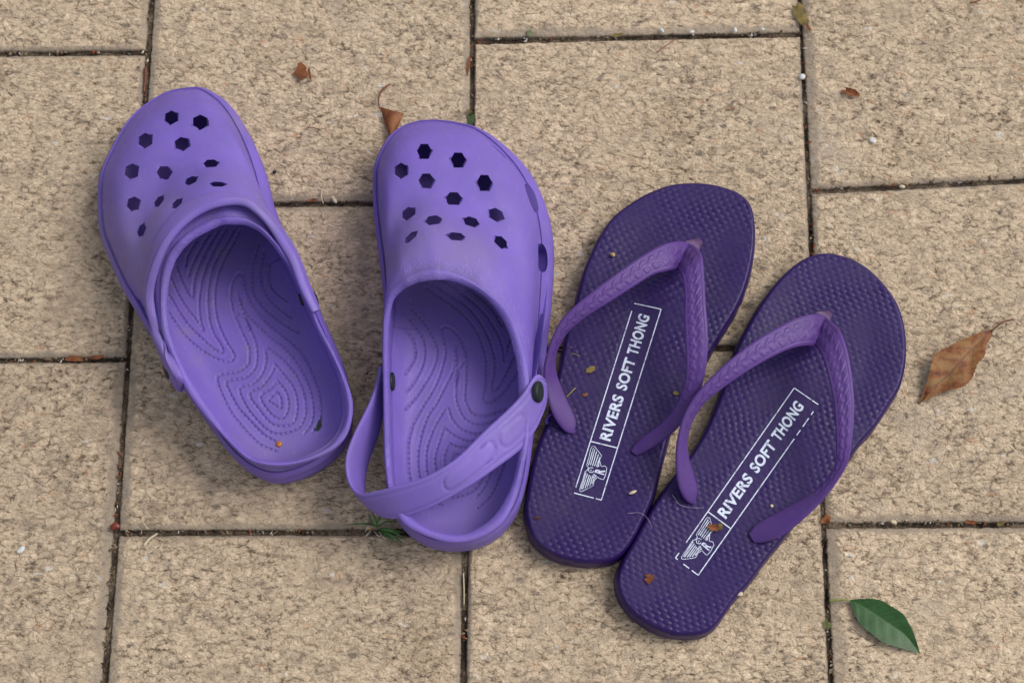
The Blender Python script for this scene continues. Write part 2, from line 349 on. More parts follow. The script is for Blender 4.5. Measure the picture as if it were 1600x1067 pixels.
for ci, (Va, Vb, ys) in enumerate(cols):
    for ri in range(len(ys)-1):
        ya, yb = ys[ri], ys[ri+1]; ya = ya if isinstance(ya, tuple) else (ya, ya); yb = yb if isinstance(yb, tuple) else (yb, yb)
        c = [W(Va(ya[0]), ya[0])[:2], W(Vb(ya[1]), ya[1])[:2], W(Vb(yb[1]), yb[1])[:2], W(Va(yb[0]), yb[0])[:2]]  # TL TR BR BL
        ci_ = ci-1; vis = (1 <= ci_ <= 4) and yb[0] > 0 and ya[0] < 1060
        pid += 1
        gap = .00035+.0003*rng.random()
        cx = np.mean(c, axis=0)
        c = [p+(cx-p)/np.linalg.norm(cx-p)*gap*1.414 for p in c]
        size = np.linalg.norm(c[0]-c[1])
        n = int(size/(.00105 if vis else .006))
        u = np.linspace(0, 1, n); u = (1-.35)*u+.35*(u) ; uu, vv = np.meshgrid(u, u)
        P = (np.array(c[0])*((1-uu)*(1-vv))[..., None]+np.array(c[1])*(uu*(1-vv))[..., None]+np.array(c[2])*(uu*vv)[..., None]+np.array(c[3])*((1-uu)*vv)[..., None])
        hgt = size*.96
        dl, dr, dt, db = uu*size, (1-uu)*size, vv*hgt, (1-vv)*hgt
        # wobble of the strip width along each side
        def wob(q, sd): return np.interp(q*size, np.linspace(0, size, 60), np.array([mnoise.fractal(Vector((k*.35, sd, 1.7)), 1, 2, 3) for k in range(60)]))
        wd = [.0065, .0065, .0060, .0060]
        if ci_ == 1: wd = [.005, .0085, .004, .005]
        if ci_ == 3: wd = [.0035, .0050, .003, .0075]
        if ci_ == 4: wd = [.0085, .006, .0055, .0075]
        wd = [x*rng.uniform(.45, 1.05) for x in wd]
        es = []
        for d, x, q, sd in ((dl, wd[0], vv, 1+pid*9), (dr, wd[1], vv, 2+pid*9), (dt, wd[2], uu, 3+pid*9), (db, wd[3], uu, 4+pid*9)):
            ww = x*(1+.38*wob(q, sd)); es.append((d/ww, ww))
        emin = np.minimum.reduce([e[0] for e in es])
        edge = .85*(1-smoothstep((emin-.6)/.55))
        dmin = np.minimum.reduce([dl, dr, dt, db])
        z = -.0017*np.clip(1-emin, 0, 1)**1.2-.0010*np.clip(1-dmin/.0011, 0, 1)**2
        z = z+.0006*np.sin(uu*5+pid)*np.cos(vv*4+pid*2)
        tilt = rng.uniform(-.0006, .0006, 2); z = z+tilt[0]*(uu-.5)*2+tilt[1]*(vv-.5)*2-.0006
        if not vis: z = z+0
        # ragged outline
        jl = .0006
        B = (n-1)
        Pj = P.copy()
        for (row, ax_, sg, sd) in (((slice(None), slice(0, 3)), 0, 1, 5), ((slice(None), slice(n-3, n)), 0, -1, 6), ((slice(0, 3), slice(None)), 1, -1, 7), ((slice(n-3, n), slice(None)), 1, 1, 8)):
            sub_ = Pj[row]; jn = np.array([abs(mnoise.fractal(Vector((p[0]*220, p[1]*220, sd+pid)), 1, 2, 3)) for p in sub_.reshape(-1, 2)]).reshape(sub_.shape[:2])
            sub_[..., ax_] += sg*jl*jn*(1.0 if vis else 0)
        V = np.concatenate([Pj, z[..., None]], 2).reshape(-1, 3)
        bd = grid_boundary(n, n); Fc = grid_faces(n, n); base = len(V)
        low = V[bd].copy(); low[:, 2] = -.030
        V = np.vstack([V, low]); m_ = len(bd)
        Fc += [(bd[i], bd[(i+1) % m_], base+(i+1) % m_, base+i) for i in range(m_)]
        o = mk('paver', V, Fc, M_STONE, pavement, loc=(cx[0], cx[1], 0))
        a = o.data.attributes.new('edge', 'FLOAT', 'POINT'); a.data.foreach_set('value', np.concatenate([edge.ravel(), np.ones(m_)]).astype(np.float32))
        a = o.data.attributes.new('rim', 'FLOAT', 'POINT'); a.data.foreach_set('value', np.concatenate([np.clip(1-dmin/.0012, 0, 1).ravel(), np.ones(m_)]).astype(np.float32))
        a = o.data.attributes.new('tint_light', 'FLOAT', 'POINT'); tv = (.34 if ci_ <= 1 else .45 if ci_ == 2 else .58 if ci_ == 3 else .66)+rng.uniform(-.17, .17)  # random paver tone plus painted light, brighter column by column to the right
        a.data.foreach_set('value', np.full(len(V), tv, np.float32))
ms, t, b = mat('joint_sand', .95, .1)
geo = N(t, 'ShaderNodeNewGeometry'); nn = noise(t, geo.outputs['Position'], 700, 4, .7); n3 = noise(t, geo.outputs['Position'], 45, 3, .6)
cc = ramp(t, nn, [(.3, (.035, .025, .018)), (.5, (.12, .09, .062)), (.7, (.27, .21, .15))])
t.links.new(mix(t, ramp(t, n3, [(.4, 0), (.6, .8)]), cc, (.02, .014, .012)), b.inputs['Base Color']); bump(t, b, nn, .8, .001)
n = 2; S = 1.6
gx = np.concatenate([[-S, -.6], np.linspace(-.42, .42, 300), [.6, S]]); gy = np.concatenate([[-S, -.5], np.linspace(-.32, .36, 240), [.55, S]])
GX, GY = np.meshgrid(gx, gy); GZ = np.array([mnoise.fractal(Vector((x*55, y*55, 0)), 1, 2, 4) for x, y in zip(GX.ravel(), GY.ravel())])
mk('ground', np.column_stack([GX.ravel(), GY.ravel(), -.0052+np.clip(GZ*.0030, -.0014, .0016)]), grid_faces(len(gy), len(gx)), ms, loc=(0, 0, 0))['kind'] = 'structure'
# ------------------------------------------------------------------ the clogs
PER = 7
def make_clog(label, st, rimz, outz, lip, holes, vents, scufffn, grp, toew):
    st = np.array(st, float); K = len(st)
    def arr(d):   # keyed values -> per station, periodic
        ks = sorted(d); return np.interp(np.arange(K), ks+[K], [d[k] for k in ks]+[d[ks[0]]])
    rz, oz, lp, tw = arr(rimz), arr(outz), arr(lip)*mm, arr(toew)
    Wd = np.array([W(st[k, 0], st[k, 1], oz[k]) for k in range(K)])[:, :2]
    RO = np.array([W(st[k, 2], st[k, 3], rz[k]) for k in range(K)]); RI = np.array([W(st[k, 4], st[k, 5], rz[k]-.8) for k in range(K)])
    Wd = smooth_ring(psp(Wd, PER), 6); RO = smooth_ring(psp(RO, PER), 8); RI = smooth_ring(psp(RI, PER), 8); LP = smooth_ring(psp(lp, PER), 12)[:, 0]; TW = np.clip(smooth_ring(psp(tw, PER), 10)[:, 0], 0, 1)
    n = len(Wd); root = empty('clog', (*Wd.mean(0), 0)); tag(root, label, 'clog', grp)
    def ring(ins, z): 
        q = inset(Wd, ins); return np.column_stack([q, np.full(n, z*mm) if np.isscalar(z) else z])
    # sole
    sr = [ring(4*mm, 0.2), ring(2.2*mm, .6), ring(1.0*mm, 2.5), ring(.4*mm, 6), ring(.1*mm, 11), ring(.4*mm, 14.5), ring(1.6*mm, 15.6)]
    V = np.vstack(sr+[np.array([[*Wd.mean(0), .2*mm], [*Wd.mean(0), 15.6*mm]])]); f = rings_faces(len(sr), n)
    f += [(i, (i+1) % n, len(sr)*n) for i in range(n)]; b0 = (len(sr)-1)*n; f += [(b0+i, b0+(i+1) % n, len(sr)*n+1) for i in range(n)]
    so = mk('sole', V, f, M_CLOG, root)
    # upper: outer surface
    lipz = np.minimum(28+np.maximum(0, LP/mm-3)*.9, RO[:, 2]/mm-6)
    outer = [ring(1.7*mm, 15.2), ring(.6*mm, 15.7), ring(0, 18), ring(LP*.12, lipz*.3*mm+.7*20*mm), ring(LP*.45, (lipz*.62+.38*20)*mm), ring(LP*.8, (lipz-2.2)*mm), ring(LP, (lipz+.2)*mm), ring(LP+.7*mm, (lipz-.45)*mm), ring(LP+1.4*mm, (lipz+.1)*mm)]
    base = outer[-1]; ND = 26
    for k in range(1, ND+1):
        f_ = k/ND
        xy = base[:, :2]*(1-f_)+RO[:, :2]*f_
        fs = 1-(1-f_)**1.5
        q = f_
        tp = .47*(1-(1-min(q/.40, 1))**2.3)+.07*min(q/.5, 1)+.46*float(smoothstep((q-.47)/.42))
        p = TW*tp+(1-TW)*fs
        outer.append(np.column_stack([xy, base[:, 2]+(RO[:, 2]-base[:, 2])*p]))
    G = np.array(outer)
    # gentle smoothing of the dome only
    for _ in range(3):
        G[10:-1] = .25*G[9:-2]+.5*G[10:-1]+.25*G[11:]
        G[10:-1] = .25*np.roll(G[10:-1], 1, 1)+.5*G[10:-1]+.25*np.roll(G[10:-1], -1, 1)
    du = np.roll(G, -1, 1)-np.roll(G, 1, 1); dv = np.gradient(G, axis=0); Nn = np.cross(du, dv); Nn /= np.linalg.norm(Nn, axis=2)[..., None]+1e-12
    cen = np.array([*Wd.mean(0), .01])
    if np.mean(np.sum(Nn*(G-cen), 2)) < 0: Nn = -Nn
    # rim bead
    m0 = RO*.96+RI*.04; m0[:, 2] += .9*mm; m1 = RO*.78+RI*.22; m1[:, 2] += 1.75*mm; m2 = RO*.5+RI*.5; m2[:, 2] += 2.0*mm; m3 = RO*.2+RI*.8; m3[:, 2] += 1.2*mm
    jr = np.array([mnoise.fractal(Vector((p[0]*260, p[1]*260, 2.0)), 1, 2, 3) for p in RI])
    RI = RI.copy(); m3[:, 2] += jr*.2*mm; RI[:, :2] += (RO[:, :2]-RI[:, :2])*(jr*.03)[:, None]; RI[:, 2] += jr*.3*mm
    ri2 = RI.copy(); ri2[:, 2] -= 1.3*mm
    ri3 = RI.copy(); ri3[:, 2] -= 3.5*mm; ri3[:, :2] += (RO[:, :2]-RI[:, :2])*.22
    pre = RO.copy(); pre[:, 2] += .0
    bead = [m0, m1, m2, m3, RI, ri2, ri3]
    inner = [G[k]-Nn[k]*3.0*mm for k in range(len(G)-4, 9, -2)]
    inner = [np.column_stack([q[:, :2], np.minimum(q[:, 2], ri3[:, 2]-.5*mm)]) for q in inner]
    inner += [ring(LP+5.5*mm, (lipz-5)*mm), ring(LP*.5+5.5*mm, 20*mm+0*lipz), ring(6.5*mm, 13), ring(6.5*mm, 9), ring(4*mm, 8.5)]
    rings = list(G)+bead+inner
    # smooth the inner wall rings near the rim
    A = np.array(rings); i0 = len(G)+6
    for _ in range(6): A[i0:i0+6] = .25*A[i0-1:i0+5]+.5*A[i0:i0+6]+.25*A[i0+1:i0+7]
    rings = list(A); V = np.vstack(rings); f = rings_faces(len(rings), n, closed_v=True)
    tr0 = BVHTree.FromPolygons([tuple(v) for v in V], f); no_ = len(G)*n
    for h_ in holes:            # every vent hole sits in a shallow hollow
        l_ = tr0.ray_cast(Vector(CAM), Vector(W(h_[0], h_[1], 0)-CAM).normalized())[0]
        if l_ is not None:
            d2 = np.sum((V[:no_]-np.array(l_))**2, 1); dp = .7+.5*(h_[3] < 19); V[:no_, 2] -= dp*mm*np.exp(-d2/(6.5*mm)**2)
    up = mk('upper', V, f, M_CLOG, root)
    me = up.data
    # cutters
    tree = BVHTree.FromPolygons([tuple(v) for v in V], f)
    cb = bmesh.new()
    def hit(px, py):
        d = W(px, py, 0)-CAM; d = Vector(d).normalized(); return tree.ray_cast(Vector(CAM), d)
    for (px, py, hw_, hh_, ang, pt) in holes:      # centre, width, height in photo pixels, slant, pointed at the top or not
        loc, nor, _, _ = hit(px, py)
        if loc is None: continue
        if nor.z < 0: nor = -nor
        tc = (Vector(CAM)-loc).normalized(); ax = (nor*.22+tc*.78).normalized()
        X_ = (Vector((1, 0, 0))-ax*ax.x).normalized(); Y_ = ax.cross(X_); sx, sy = hw_*.4*mm/2*1.05*(1.0 if not pt else 1/.866), hh_*.4*mm/2*1.05*(1/.866 if not pt else 1.0)
        ca, sa = math.cos(R(ang)), math.sin(R(ang)); top = []; bot = []; mid = []; md2 = []
        for i in range(6):
            a = math.pi/3*i+(math.pi/6 if pt else 0); x, y = math.cos(a)*sx, math.sin(a)*sy; x, y = x*ca-y*sa, x*sa+y*ca
            P_ = lambda k, z: loc+X_*x*k+Y_*y*k+ax*z*mm
            top.append(cb.verts.new(P_(1.18, 8))); md2.append(cb.verts.new(P_(1.18, .6))); mid.append(cb.verts.new(P_(.94, -.9))); bot.append(cb.verts.new(P_(.92, -9)))
        cb.faces.new(top); cb.faces.new(bot[::-1])
        for i in range(6):
            j = (i+1) % 6; cb.faces.new((top[i], md2[i], md2[j], top[j])); cb.faces.new((md2[i], mid[i], mid[j], md2[j])); cb.faces.new((mid[i], bot[i], bot[j], mid[j]))
    for (px, py, px2, py2, wdt, depth) in vents:
        l1, n1_, _, _ = hit(px, py); l2, n2_, _, _ = hit(px2, py2)
        if l1 is None or l2 is None: continue
        nor = (n1_+n2_).normalized(); 
        if nor.dot(l1-Vector(cen)) < 0: nor = -nor
        mid_ = (l1+l2)/2; lx = (l2-l1); hl = lx.length/2; lx.normalize(); nz = (nor*1.0+Vector((0, 0, -.15))).normalized(); nz = (nz-lx*nz.dot(lx)).normalized(); ly = nz.cross(lx)
        tr, brr = [], []
        for i in range(20):
            a = 2*math.pi*i/20; ex = math.copysign(abs(math.cos(a))**.85, math.cos(a))*hl; ey = math.sin(a)*wdt*mm/2
            tr.append(cb.verts.new(mid_+lx*ex*1.12+ly*ey*1.5+nz*4*mm)); brr.append(cb.verts.new(mid_+lx*ex*.9+ly*ey*.9-nz*depth*mm))
        cb.faces.new(tr); cb.faces.new(brr[::-1])
        for i in range(20): j = (i+1) % 20; cb.faces.new((tr[i], brr[i], brr[j], tr[j]))
    bmesh.ops.recalc_face_normals(cb, faces=cb.faces)
    cme = bpy.data.meshes.new('cut'); cb.to_mesh(cme); cb.free(); co = bpy.data.objects.new('cut', cme); COL.objects.link(co); co.location = (0, 0, 0)
    bo = up.modifiers.new('b', 'BOOLEAN'); bo.object = co; bo.operation = 'DIFFERENCE'; bo.solver = 'EXACT'
    bpy.context.view_layer.update(); dg = bpy.context.evaluated_depsgraph_get()
    nm_ = bpy.data.meshes.new_from_object(up.evaluated_get(dg)); up.modifiers.clear(); up.data = nm_; nm_.name = 'upper'
    bpy.data.objects.remove(co); bpy.data.meshes.remove(cme)
    nm_.polygons.foreach_set('use_smooth', [True]*len(nm_.polygons)); nm_.set_sharp_from_angle(angle=R(38))
    off = np.array(parent_world(root)); nv = len(nm_.vertices); cov = np.empty(nv*3); nm_.vertices.foreach_get('co', cov); cov = cov.reshape(-1, 3)+off
    for ob in (up, so):
        me = ob.data; nv = len(me.vertices); cov = np.empty(nv*3); me.vertices.foreach_get('co', cov); cov = cov.reshape(-1, 3)+off
        a = me.attributes.new('scuff', 'FLOAT', 'POINT'); a.data.foreach_set('value', scufffn(cov).astype(np.float32))
        if ob is up:
            dd_, _ = dist_poly(cov[:, :2], RO[::3, :2]); a = me.attributes.new('band', 'FLOAT', 'POINT'); a.data.foreach_set('value', (np.exp(-((dd_-5*mm)/(3.2*mm))**4)*(cov[:, 2] > .05)).astype(np.float32))
    return root, Wd, RO, RI, tree
c1 = [(292,134,358,339,358,350),(316,135.5,376,340,376,350),(340,149,388,343,386,352),(361,167,402,350,400,358),(379,191,416,361,412,367),(397,224,427,373,421,377),
(412,260,437,384,430,388),(422,290,446,399,439,401),(430,326,455,413,448,413),(452,380,471,442,464,440),(474,425,486,474,479,474),(497,480,503,515,493,514),(520,530,519,544,510,545),
(541,582,536,580,527,581),(550,622,548.5,614,538,616),(552,660,552,640,541,645),(546,687,546,672,535,669),(527,717,531,695,519,691),(495,741,505,712,499,705),(465,753,470,724,468,717.5),
(436,758,440,729,440,720.5),(409,751,410,727,410,718.5),(385,736,384,717,387,708),(361,712,361,695,368,690),(337,680,338,671,346,662),(311,643,313,640,322,629),(286,607,289,605,298,592),
(262,572,268,560,281,560),(235,525,253,521,267,523),(208,480,250,480,261,480),(184,440,251,440,263,443),(166,398,257,410,270,416),(154,368,266,393,279,398),(149.5,325,279,377,289,385),
(151,278,293,364,301,374),(160,251,305,356,313,367),(175,221,317,350,324,361),(193,191,327,345,333,356.5),(214,168.5,336,342,341,353),(241,150,344,340.5,347,351),(265,138.5,351,339.5,353,350)]
c2 = [(662,185,685,421,685,437),(691,189,700,423,698,437),(723,198,714,428,711,440),(749,206,728,434,723,444),(775,222,742,441,735,449),(801,244,753,449,746,455),(821.5,266,763,456,757,463),
(839,292,774,466,765,471),(853.5,327,784,476,773,480),(862,359,794,490,781,492),(866,400,802,503,789,506),(864,449,811,523,797,525),(860,500,818,545,803,548),(853,555,823,568,808,570),
(845,605,827,595,810,598),(838,645,829,630,811.5,630),(834,680,828,665,811,668),(829,722,825,700,810.5,703),(823,757,817,735,805,738),(813,795,806,778,793,773),(797,823,790,812,776,802),
(775,846,765,833,752,823),(743,860,736,845,725,834),(711,864,706,848,700,833.5),(679,860,675,841,674,827),(654,849,650,830,655,817),(635,833,630,817,638,804),(619,811,614,793,624,782),
(610,785,606,768,617,763),(604,763,603,745,614,742),(601,728,600,715,612,714),(600,690,599,675,610,675),(599,651,598.5,636,609,636),(598,604,598,588,607.5,588),(598,550,597,545,607.5,545),
(599,500,598,505,608,507),(598,465,601,480,611,484),(595,426,606,461,615,468),(590.5,391,614,450,622,459),(586,359,623,442.5,631,451),(582,320,633,435,640,446),(581,285,643,430,649,442),
(583,255,652,426,656,440),(598,222,661,423.5,664,438.5),(612,205,669,422,671,437.5),(632.6,192,677,421,678,437)]
h1 = [(267,183,20,24,0,1),(312.6,190,22,24,0,1),(226,219,21,25,0,1),(284,224.5,21,22,10,1),(204.7,267.4,20,25,-8,1),(256,269.5,20,22,-30,1),(329.4,255,23,13,5,0),(298,282,21,12,25,0),(340,287.5,24,8,-2,0),(207.7,318.4,18,23,-12,1),(248,314.5,21,11,55,0),(276,318,20,10,42,0),(220.5,360,22,12,68,0)]
h2 = [(662.6,235.4,23,24,0,0),(716,249,24,23,0,0),(626,266,20,25,0,1),(666,282,24,22,0,0),(757,285,24,24,0,0),(709,309.5,25,19,0,0),(637.6,333,24,17,38,0),(677,343.5,26,15,12,0),(736.6,346,25,15,-15,0),(775,335,25,17,-30,0),(641,370.5,26,10,42,0),(713,369,27,12,-3,0),(783,378,24,15,-45,0)]
def scuffer(pts, base_z=None):
    def fn(co):
        s = np.zeros(len(co))
        for (px, py, z, r, a) in pts:
            c = W(px, py, z); s = np.maximum(s, a*np.exp(-np.sum((co-c)**2, 1)/(r*mm)**2))
        s = np.maximum(s, .5*np.exp(-co[:, 2]/.006)); return np.clip(s, 0, 1)
    return fn
grpC = 'purple foam clogs on the paving'
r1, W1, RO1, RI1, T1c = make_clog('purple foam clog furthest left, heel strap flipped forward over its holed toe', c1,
    {0: 84, 4: 80, 6: 74, 8: 66, 10: 57, 12: 50, 14: 47, 16: 45, 23: 45, 25: 47, 27: 52, 29: 60, 31: 72, 33: 79, 36: 82, 40: 84},
    {0: 25, 3: 18, 8: 12, 16: 8, 18: 4, 22: 4, 24: 12, 28: 26, 40: 25}, {0: 3, 3: 5, 7: 6, 11: 4, 14: 2, 26: 2, 30: 3.5, 40: 3}, h1, [],
    scuffer([(215, 400, 50, 30, .9), (250, 350, 65, 18, .8), (165, 380, 25, 22, .6), (385, 320, 60, 18, .5), (370, 190, 30, 9, .5), (500, 690, 40, 20, .35)]), grpC,
    {0: 1, 4: 1, 7: .5, 9: 0, 29: 0, 31: .5, 34: 1, 40: 1})
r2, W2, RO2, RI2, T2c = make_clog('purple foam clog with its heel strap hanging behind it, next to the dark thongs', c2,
    {0: 83, 5: 79, 8: 72, 10: 65, 13: 56, 16: 50, 19: 46, 22: 44, 28: 45, 31: 47, 33: 52, 35: 61, 37: 70, 40: 79, 43: 82, 45: 83},
    {0: 25, 2: 16, 16: 12, 19: 6, 21: 4, 25: 4, 28: 12, 31: 25, 45: 25}, {0: 2.5, 3: 4, 6: 7, 9: 8, 12: 7, 15: 3, 18: 2, 34: 2, 38: 2.5, 45: 2.5}, h2,
    [(822, 289, 836, 331, 6.5, 12), (846, 382, 848, 424, 6.5, 12), (768, 226, 792, 249, 3.5, 1.2)],
    scuffer([(615, 400, 45, 24, .8), (650, 395, 70, 24, .75), (720, 400, 75, 18, .5), (810, 440, 50, 14, .3), (705, 855, 10, 30, .5)]), grpC,
    {0: 1, 5: 1, 8: .6, 11: 0, 35: 0, 37: .4, 39: .8, 42: 1, 45: 1})
# footbeds with their stitched contour grooves
A_ = lambda l: [(250+x/4.446, 330+y/4.446) for x, y in l]
B_ = lambda l: [(300+x/4.104, 500+y/4.104) for x, y in l]
gro = [A_([(555,130),(500,230),(440,340),(400,450),(380,560),(385,690),(410,800),(460,910),(515,1000),(505,1040),(465,1050),(400,1035),(310,985),(220,915),(150,840),(105,775),(60,700)]),
 A_([(520,110),(450,230),(380,350),(345,470),(330,600),(340,740),(370,850),(420,930),(440,975),(425,990),(370,960),(290,890),(200,800),(130,700),(60,580)]),
 A_([(460,110),(390,230),(320,380),(285,500),(270,640),(280,760),(305,840),(250,760),(180,670),(110,550),(65,440)]),
 A_([(410,120),(340,230),(270,370),(235,490),(220,605),(150,490),(110,380)]), A_([(340,150),(280,250),(220,370),(195,450)]), A_([(250,200),(190,300),(175,380)]),
 A_([(690,220),(650,350),(640,480),(655,580),(720,670),(800,740),(880,800),(970,855)]), A_([(725,280),(700,420),(715,520),(760,610),(840,690),(920,750)]), A_([(765,370),(760,460),(790,550),(885,635)]),
 A_([(620,1040),(620,960),(590,890),(545,790),(505,690),(490,580),(505,490),(540,435),(565,435),(580,470),(590,540),(620,620),(700,730),(780,810),(870,880),(960,960)])+B_([(740,270),(780,360),(820,480),(830,590),(820,650),(780,720)]),
 A_([(620,1040)])+B_([(360,290),(300,335),(180,360),(165,395),(190,470),(250,590),(300,660),(380,750),(450,810),(550,850)]),
 B_([(280,-40),(340,0),(380,80),(410,160),(418,250),(400,320),(340,375),(225,400),(240,460),(300,570),(380,660),(460,740),(530,780)]),
 A_([(535,570),(550,640),(590,740),(630,830)])+B_([(340,20)]), A_([(545,600),(600,720),(680,800),(790,900)])+B_([(580,170),(650,250),(720,360),(765,480),(780,590),(765,670),(720,735)]),
 B_([(480,180),(570,250),(660,350),(715,470),(730,570),(720,640),(680,700),(580,735),(500,720),(420,650),(350,560),(305,445),(390,415),(450,350),(475,270),(470,190)]),
 B_([(535,290),(600,370),(650,440),(675,530),(670,620),(640,670),(585,685),(510,670),(430,580),(370,480),(450,430),(510,350),(535,290)]),
 B_([(545,395),(600,460),(620,540),(605,610),(565,640),(500,600),(440,500),(510,440),(545,395)]), B_([(545,465),(570,510),(570,570),(530,550),(495,520),(545,465)])]
src = np.array([[373.7,426.7,1],[411,537,1],[362.5,565,1]]); dst = np.array([[693.7,509.8],[700,629],[762,631]]); AFF = np.linalg.solve(src, dst)
gro2 = [[tuple(np.array([x, y, 1])@AFF) for x, y in g] for g in gro]
def make_bed(root, Wd, grooves, heel, toe, z0, spots=()):
    ol = inset(Wd, 3.2*mm); XY, b, a = fill_grid(ol, .00052, heel, toe); nb, na = b.shape
    P = XY.reshape(-1, 2); d, _ = dist_poly(P, ol[::2]); 
    bb = b.ravel(); bn = (bb-bb.min())/(bb.max()-bb.min())
    z = (z0-4*smoothstep((bn-.25)/.5))*mm+np.where(bn < .5, 13, 9)*mm*np.exp(-(d/(7.5*mm))**1.4)
    z += 3*mm*np.exp(-((bn-.42)/.12)**2)*np.clip(1-d/.03, 0, 1)   # arch swell
    for g in grooves:
        G = spline(np.array([W(x, y, z0-2)[:2] for x, y in g]), max(20, len(g)*6)); lo, hi = G.min(0)-.003, G.max(0)+.003
        m = np.all((P > lo) & (P < hi), axis=1); ii = np.where(m)[0]
        if len(ii) == 0: continue
        dd, arc = dist_poly(P[ii], G, closed=False)
        dots = (np.abs(((arc/.0031) % 1)-.5) < .17)
        z[ii] -= .50*mm*np.exp(-(dd/(.65*mm))**2)+dots*.75*mm*np.exp(-(dd/(.55*mm))**2)
        z[ii] += .10*mm*np.exp(-((dd-1.5*mm)/(.7*mm))**2)
    V = np.column_stack([P, z]); f = grid_faces(nb, na); bd = grid_boundary(nb, na); base = len(V)
    low = V[bd].copy(); low[:, 2] = 13*mm
    V = np.vstack([V, low]); m_ = len(bd); f += [(bd[i], bd[(i+1) % m_], base+(i+1) % m_, base+i) for i in range(m_)]+[tuple(base+i for i in range(m_))]
    o = mk('footbed', V, f, M_BED, root)
    sc = np.zeros(len(V)); q = np.concatenate([bn, np.zeros(m_)]); dd = np.concatenate([d, np.zeros(m_)])
    sc = .55*np.exp(-(q/.10)**2)+.30*np.exp(-((q-.55)/.1)**2)*np.clip(dd/.02, 0, 1)
    for (px, py, rr, aa_) in spots: sc = np.maximum(sc, aa_*np.exp(-np.sum((V[:, :2]-W(px, py, z0)[:2])**2, 1)/(rr*mm)**2))
    at = o.data.attributes.new('scuff', 'FLOAT', 'POINT'); at.data.foreach_set('value', np.clip(sc, 0, 1).astype(np.float32))
    return lambda px, py: W(px, py, z0)
bedz = 21
make_bed(r1, W1, gro, W(455, 735, 5)[:2], W(270, 140, 20)[:2], bedz, [(346, 390, 5, 1), (330, 475, 3, .4), (310, 565, 4, .25), (308, 420, 4, .8), (388, 545, 3, .8), (290, 520, 4, .6)])
make_bed(r2, W2, gro2, W(712, 850, 5)[:2], W(660, 195, 20)[:2], bedz)
# straps
def scuff_const(o, v):
    at = o.data.attributes.new('scuff', 'FLOAT', 'POINT'); at.data.foreach_set('value', np.full(len(o.data.vertices), v, np.float32))
E1 = [(277,606,38),(271,597,41),(253,557,46),(236,514,52),(227,464,58),(230,430,62),(238,398,66),(250,365,71),(271,334,75),(298,315,78),(334,302,79),(364,303,79),(394,313,76),(418,332,72),(434,351,67),(454,381,61),(467,406,57),(482,446,52),(494,476,47),(497,486,45)]
E2 = [(287,607,38),(284,592,44),(271,567,50),(253,532,57),(240,494,65),(236,465,70),(240,438,75),(248,413,80),(260,386,85),(281,358,90),(311,334,93),(346,320,94),(379,318,93),(402,332,90),(421,353,85),(442,386,77),(456,410,70),(471,450,61),(486,480,52),(490,487,49)]
def rimline(s, cc, hw, L):
    return -.0006*np.exp(-((np.abs(cc)-.72)/.08)**2)
def ride(E, d0, keep):
    out = []
    for (x, y, z) in E:
        dr_ = Vector(W(x, y, 0)-CAM).normalized(); loc = T1c.ray_cast(Vector(CAM), dr_)[0]
        if loc is not None and loc.z > .03: z = max(min(z, loc.z/mm+keep), loc.z/mm+d0)
        out.append((x, y, z))
    return out
E1 = ride(E1, 1.6, 3.0); E2 = ride(E2, 6.0, 9.0)
def crestline(s, cc, hw, L):
    return rimline(s, cc, hw, L)*.6+.0013*np.exp(-((cc-.82)/.14)**2)-.0008*np.exp(-((cc-.55)/.08)**2)
V, f, C_, N_, U_ = ribbon(Wl(E1), Wl(E2), 160, 4.4*mm, .3*mm, 26, crestline, nsm=4)
if N_[80][1] < 0: V, f, C_, N_, U_ = ribbon(Wl(E1), Wl(E2), 160, 4.4*mm, .3*mm, 26, crestline, flip=True, nsm=4)
s1 = mk('strap', V, f, M_CSTRAP, r1, sharp=60); scuff_const(s1, .25); s1['label'] = 'purple strap flipped forward over the toe'
T = [(851,592,50),(840,584,53),(826,600,56),(816,616,57),(794,639,59),(756,674,62),(717.5,712,64),(686,734,64),(654,749,62),(616,760,58),(584,768,52),(563,771,47),(549,760,43),(541,738,41),(541,712,42),(552,680,43),(568,648,44),(581,621,45),(590,594,44),(594,572,42)]
Bt = [(853,628,38),(848,646,40),(835,674,44),(813,702.5,49),(775,731,54),(743,753.5,55),(711,772.6,54),(679,790,51),(647,803,46),(619,810,41),(596,806,36),(580,794,31),(571,775,27),(570,755,25),(574,728,25),(584,698,26),(593,672,28),(599,640,30),(602,612,32),(603,590,33)]
def panels(s, cc, hw, L):
    h = rimline(s, cc, hw, L); x = s; y = cc*hw
    for (x0, x1, hh) in ((.025, .047, .0052), (.051, .088, .0050)):
        mid_, hl = (x0+x1)/2, (x1-x0)/2-hh
        dx = max(abs(x-mid_)-hl, 0); d = np.sqrt(dx**2+y**2)-hh
        h = h-.0008*np.exp(-(d/.0007)**2)+.0003*(d < 0)
    return h
V, f, C_, N_, U_ = ribbon(Wl(T), Wl(Bt), 260, 3.2*mm, .2*mm, 30, panels, nsm=5)
if N_[60][1] > 0: V, f, C_, N_, U_ = ribbon(Wl(T), Wl(Bt), 260, 3.2*mm, .2*mm, 30, panels, flip=True, nsm=5)
s2 = mk('strap', V, f, M_CSTRAP, r2, sharp=60); scuff_const(s2, .1)
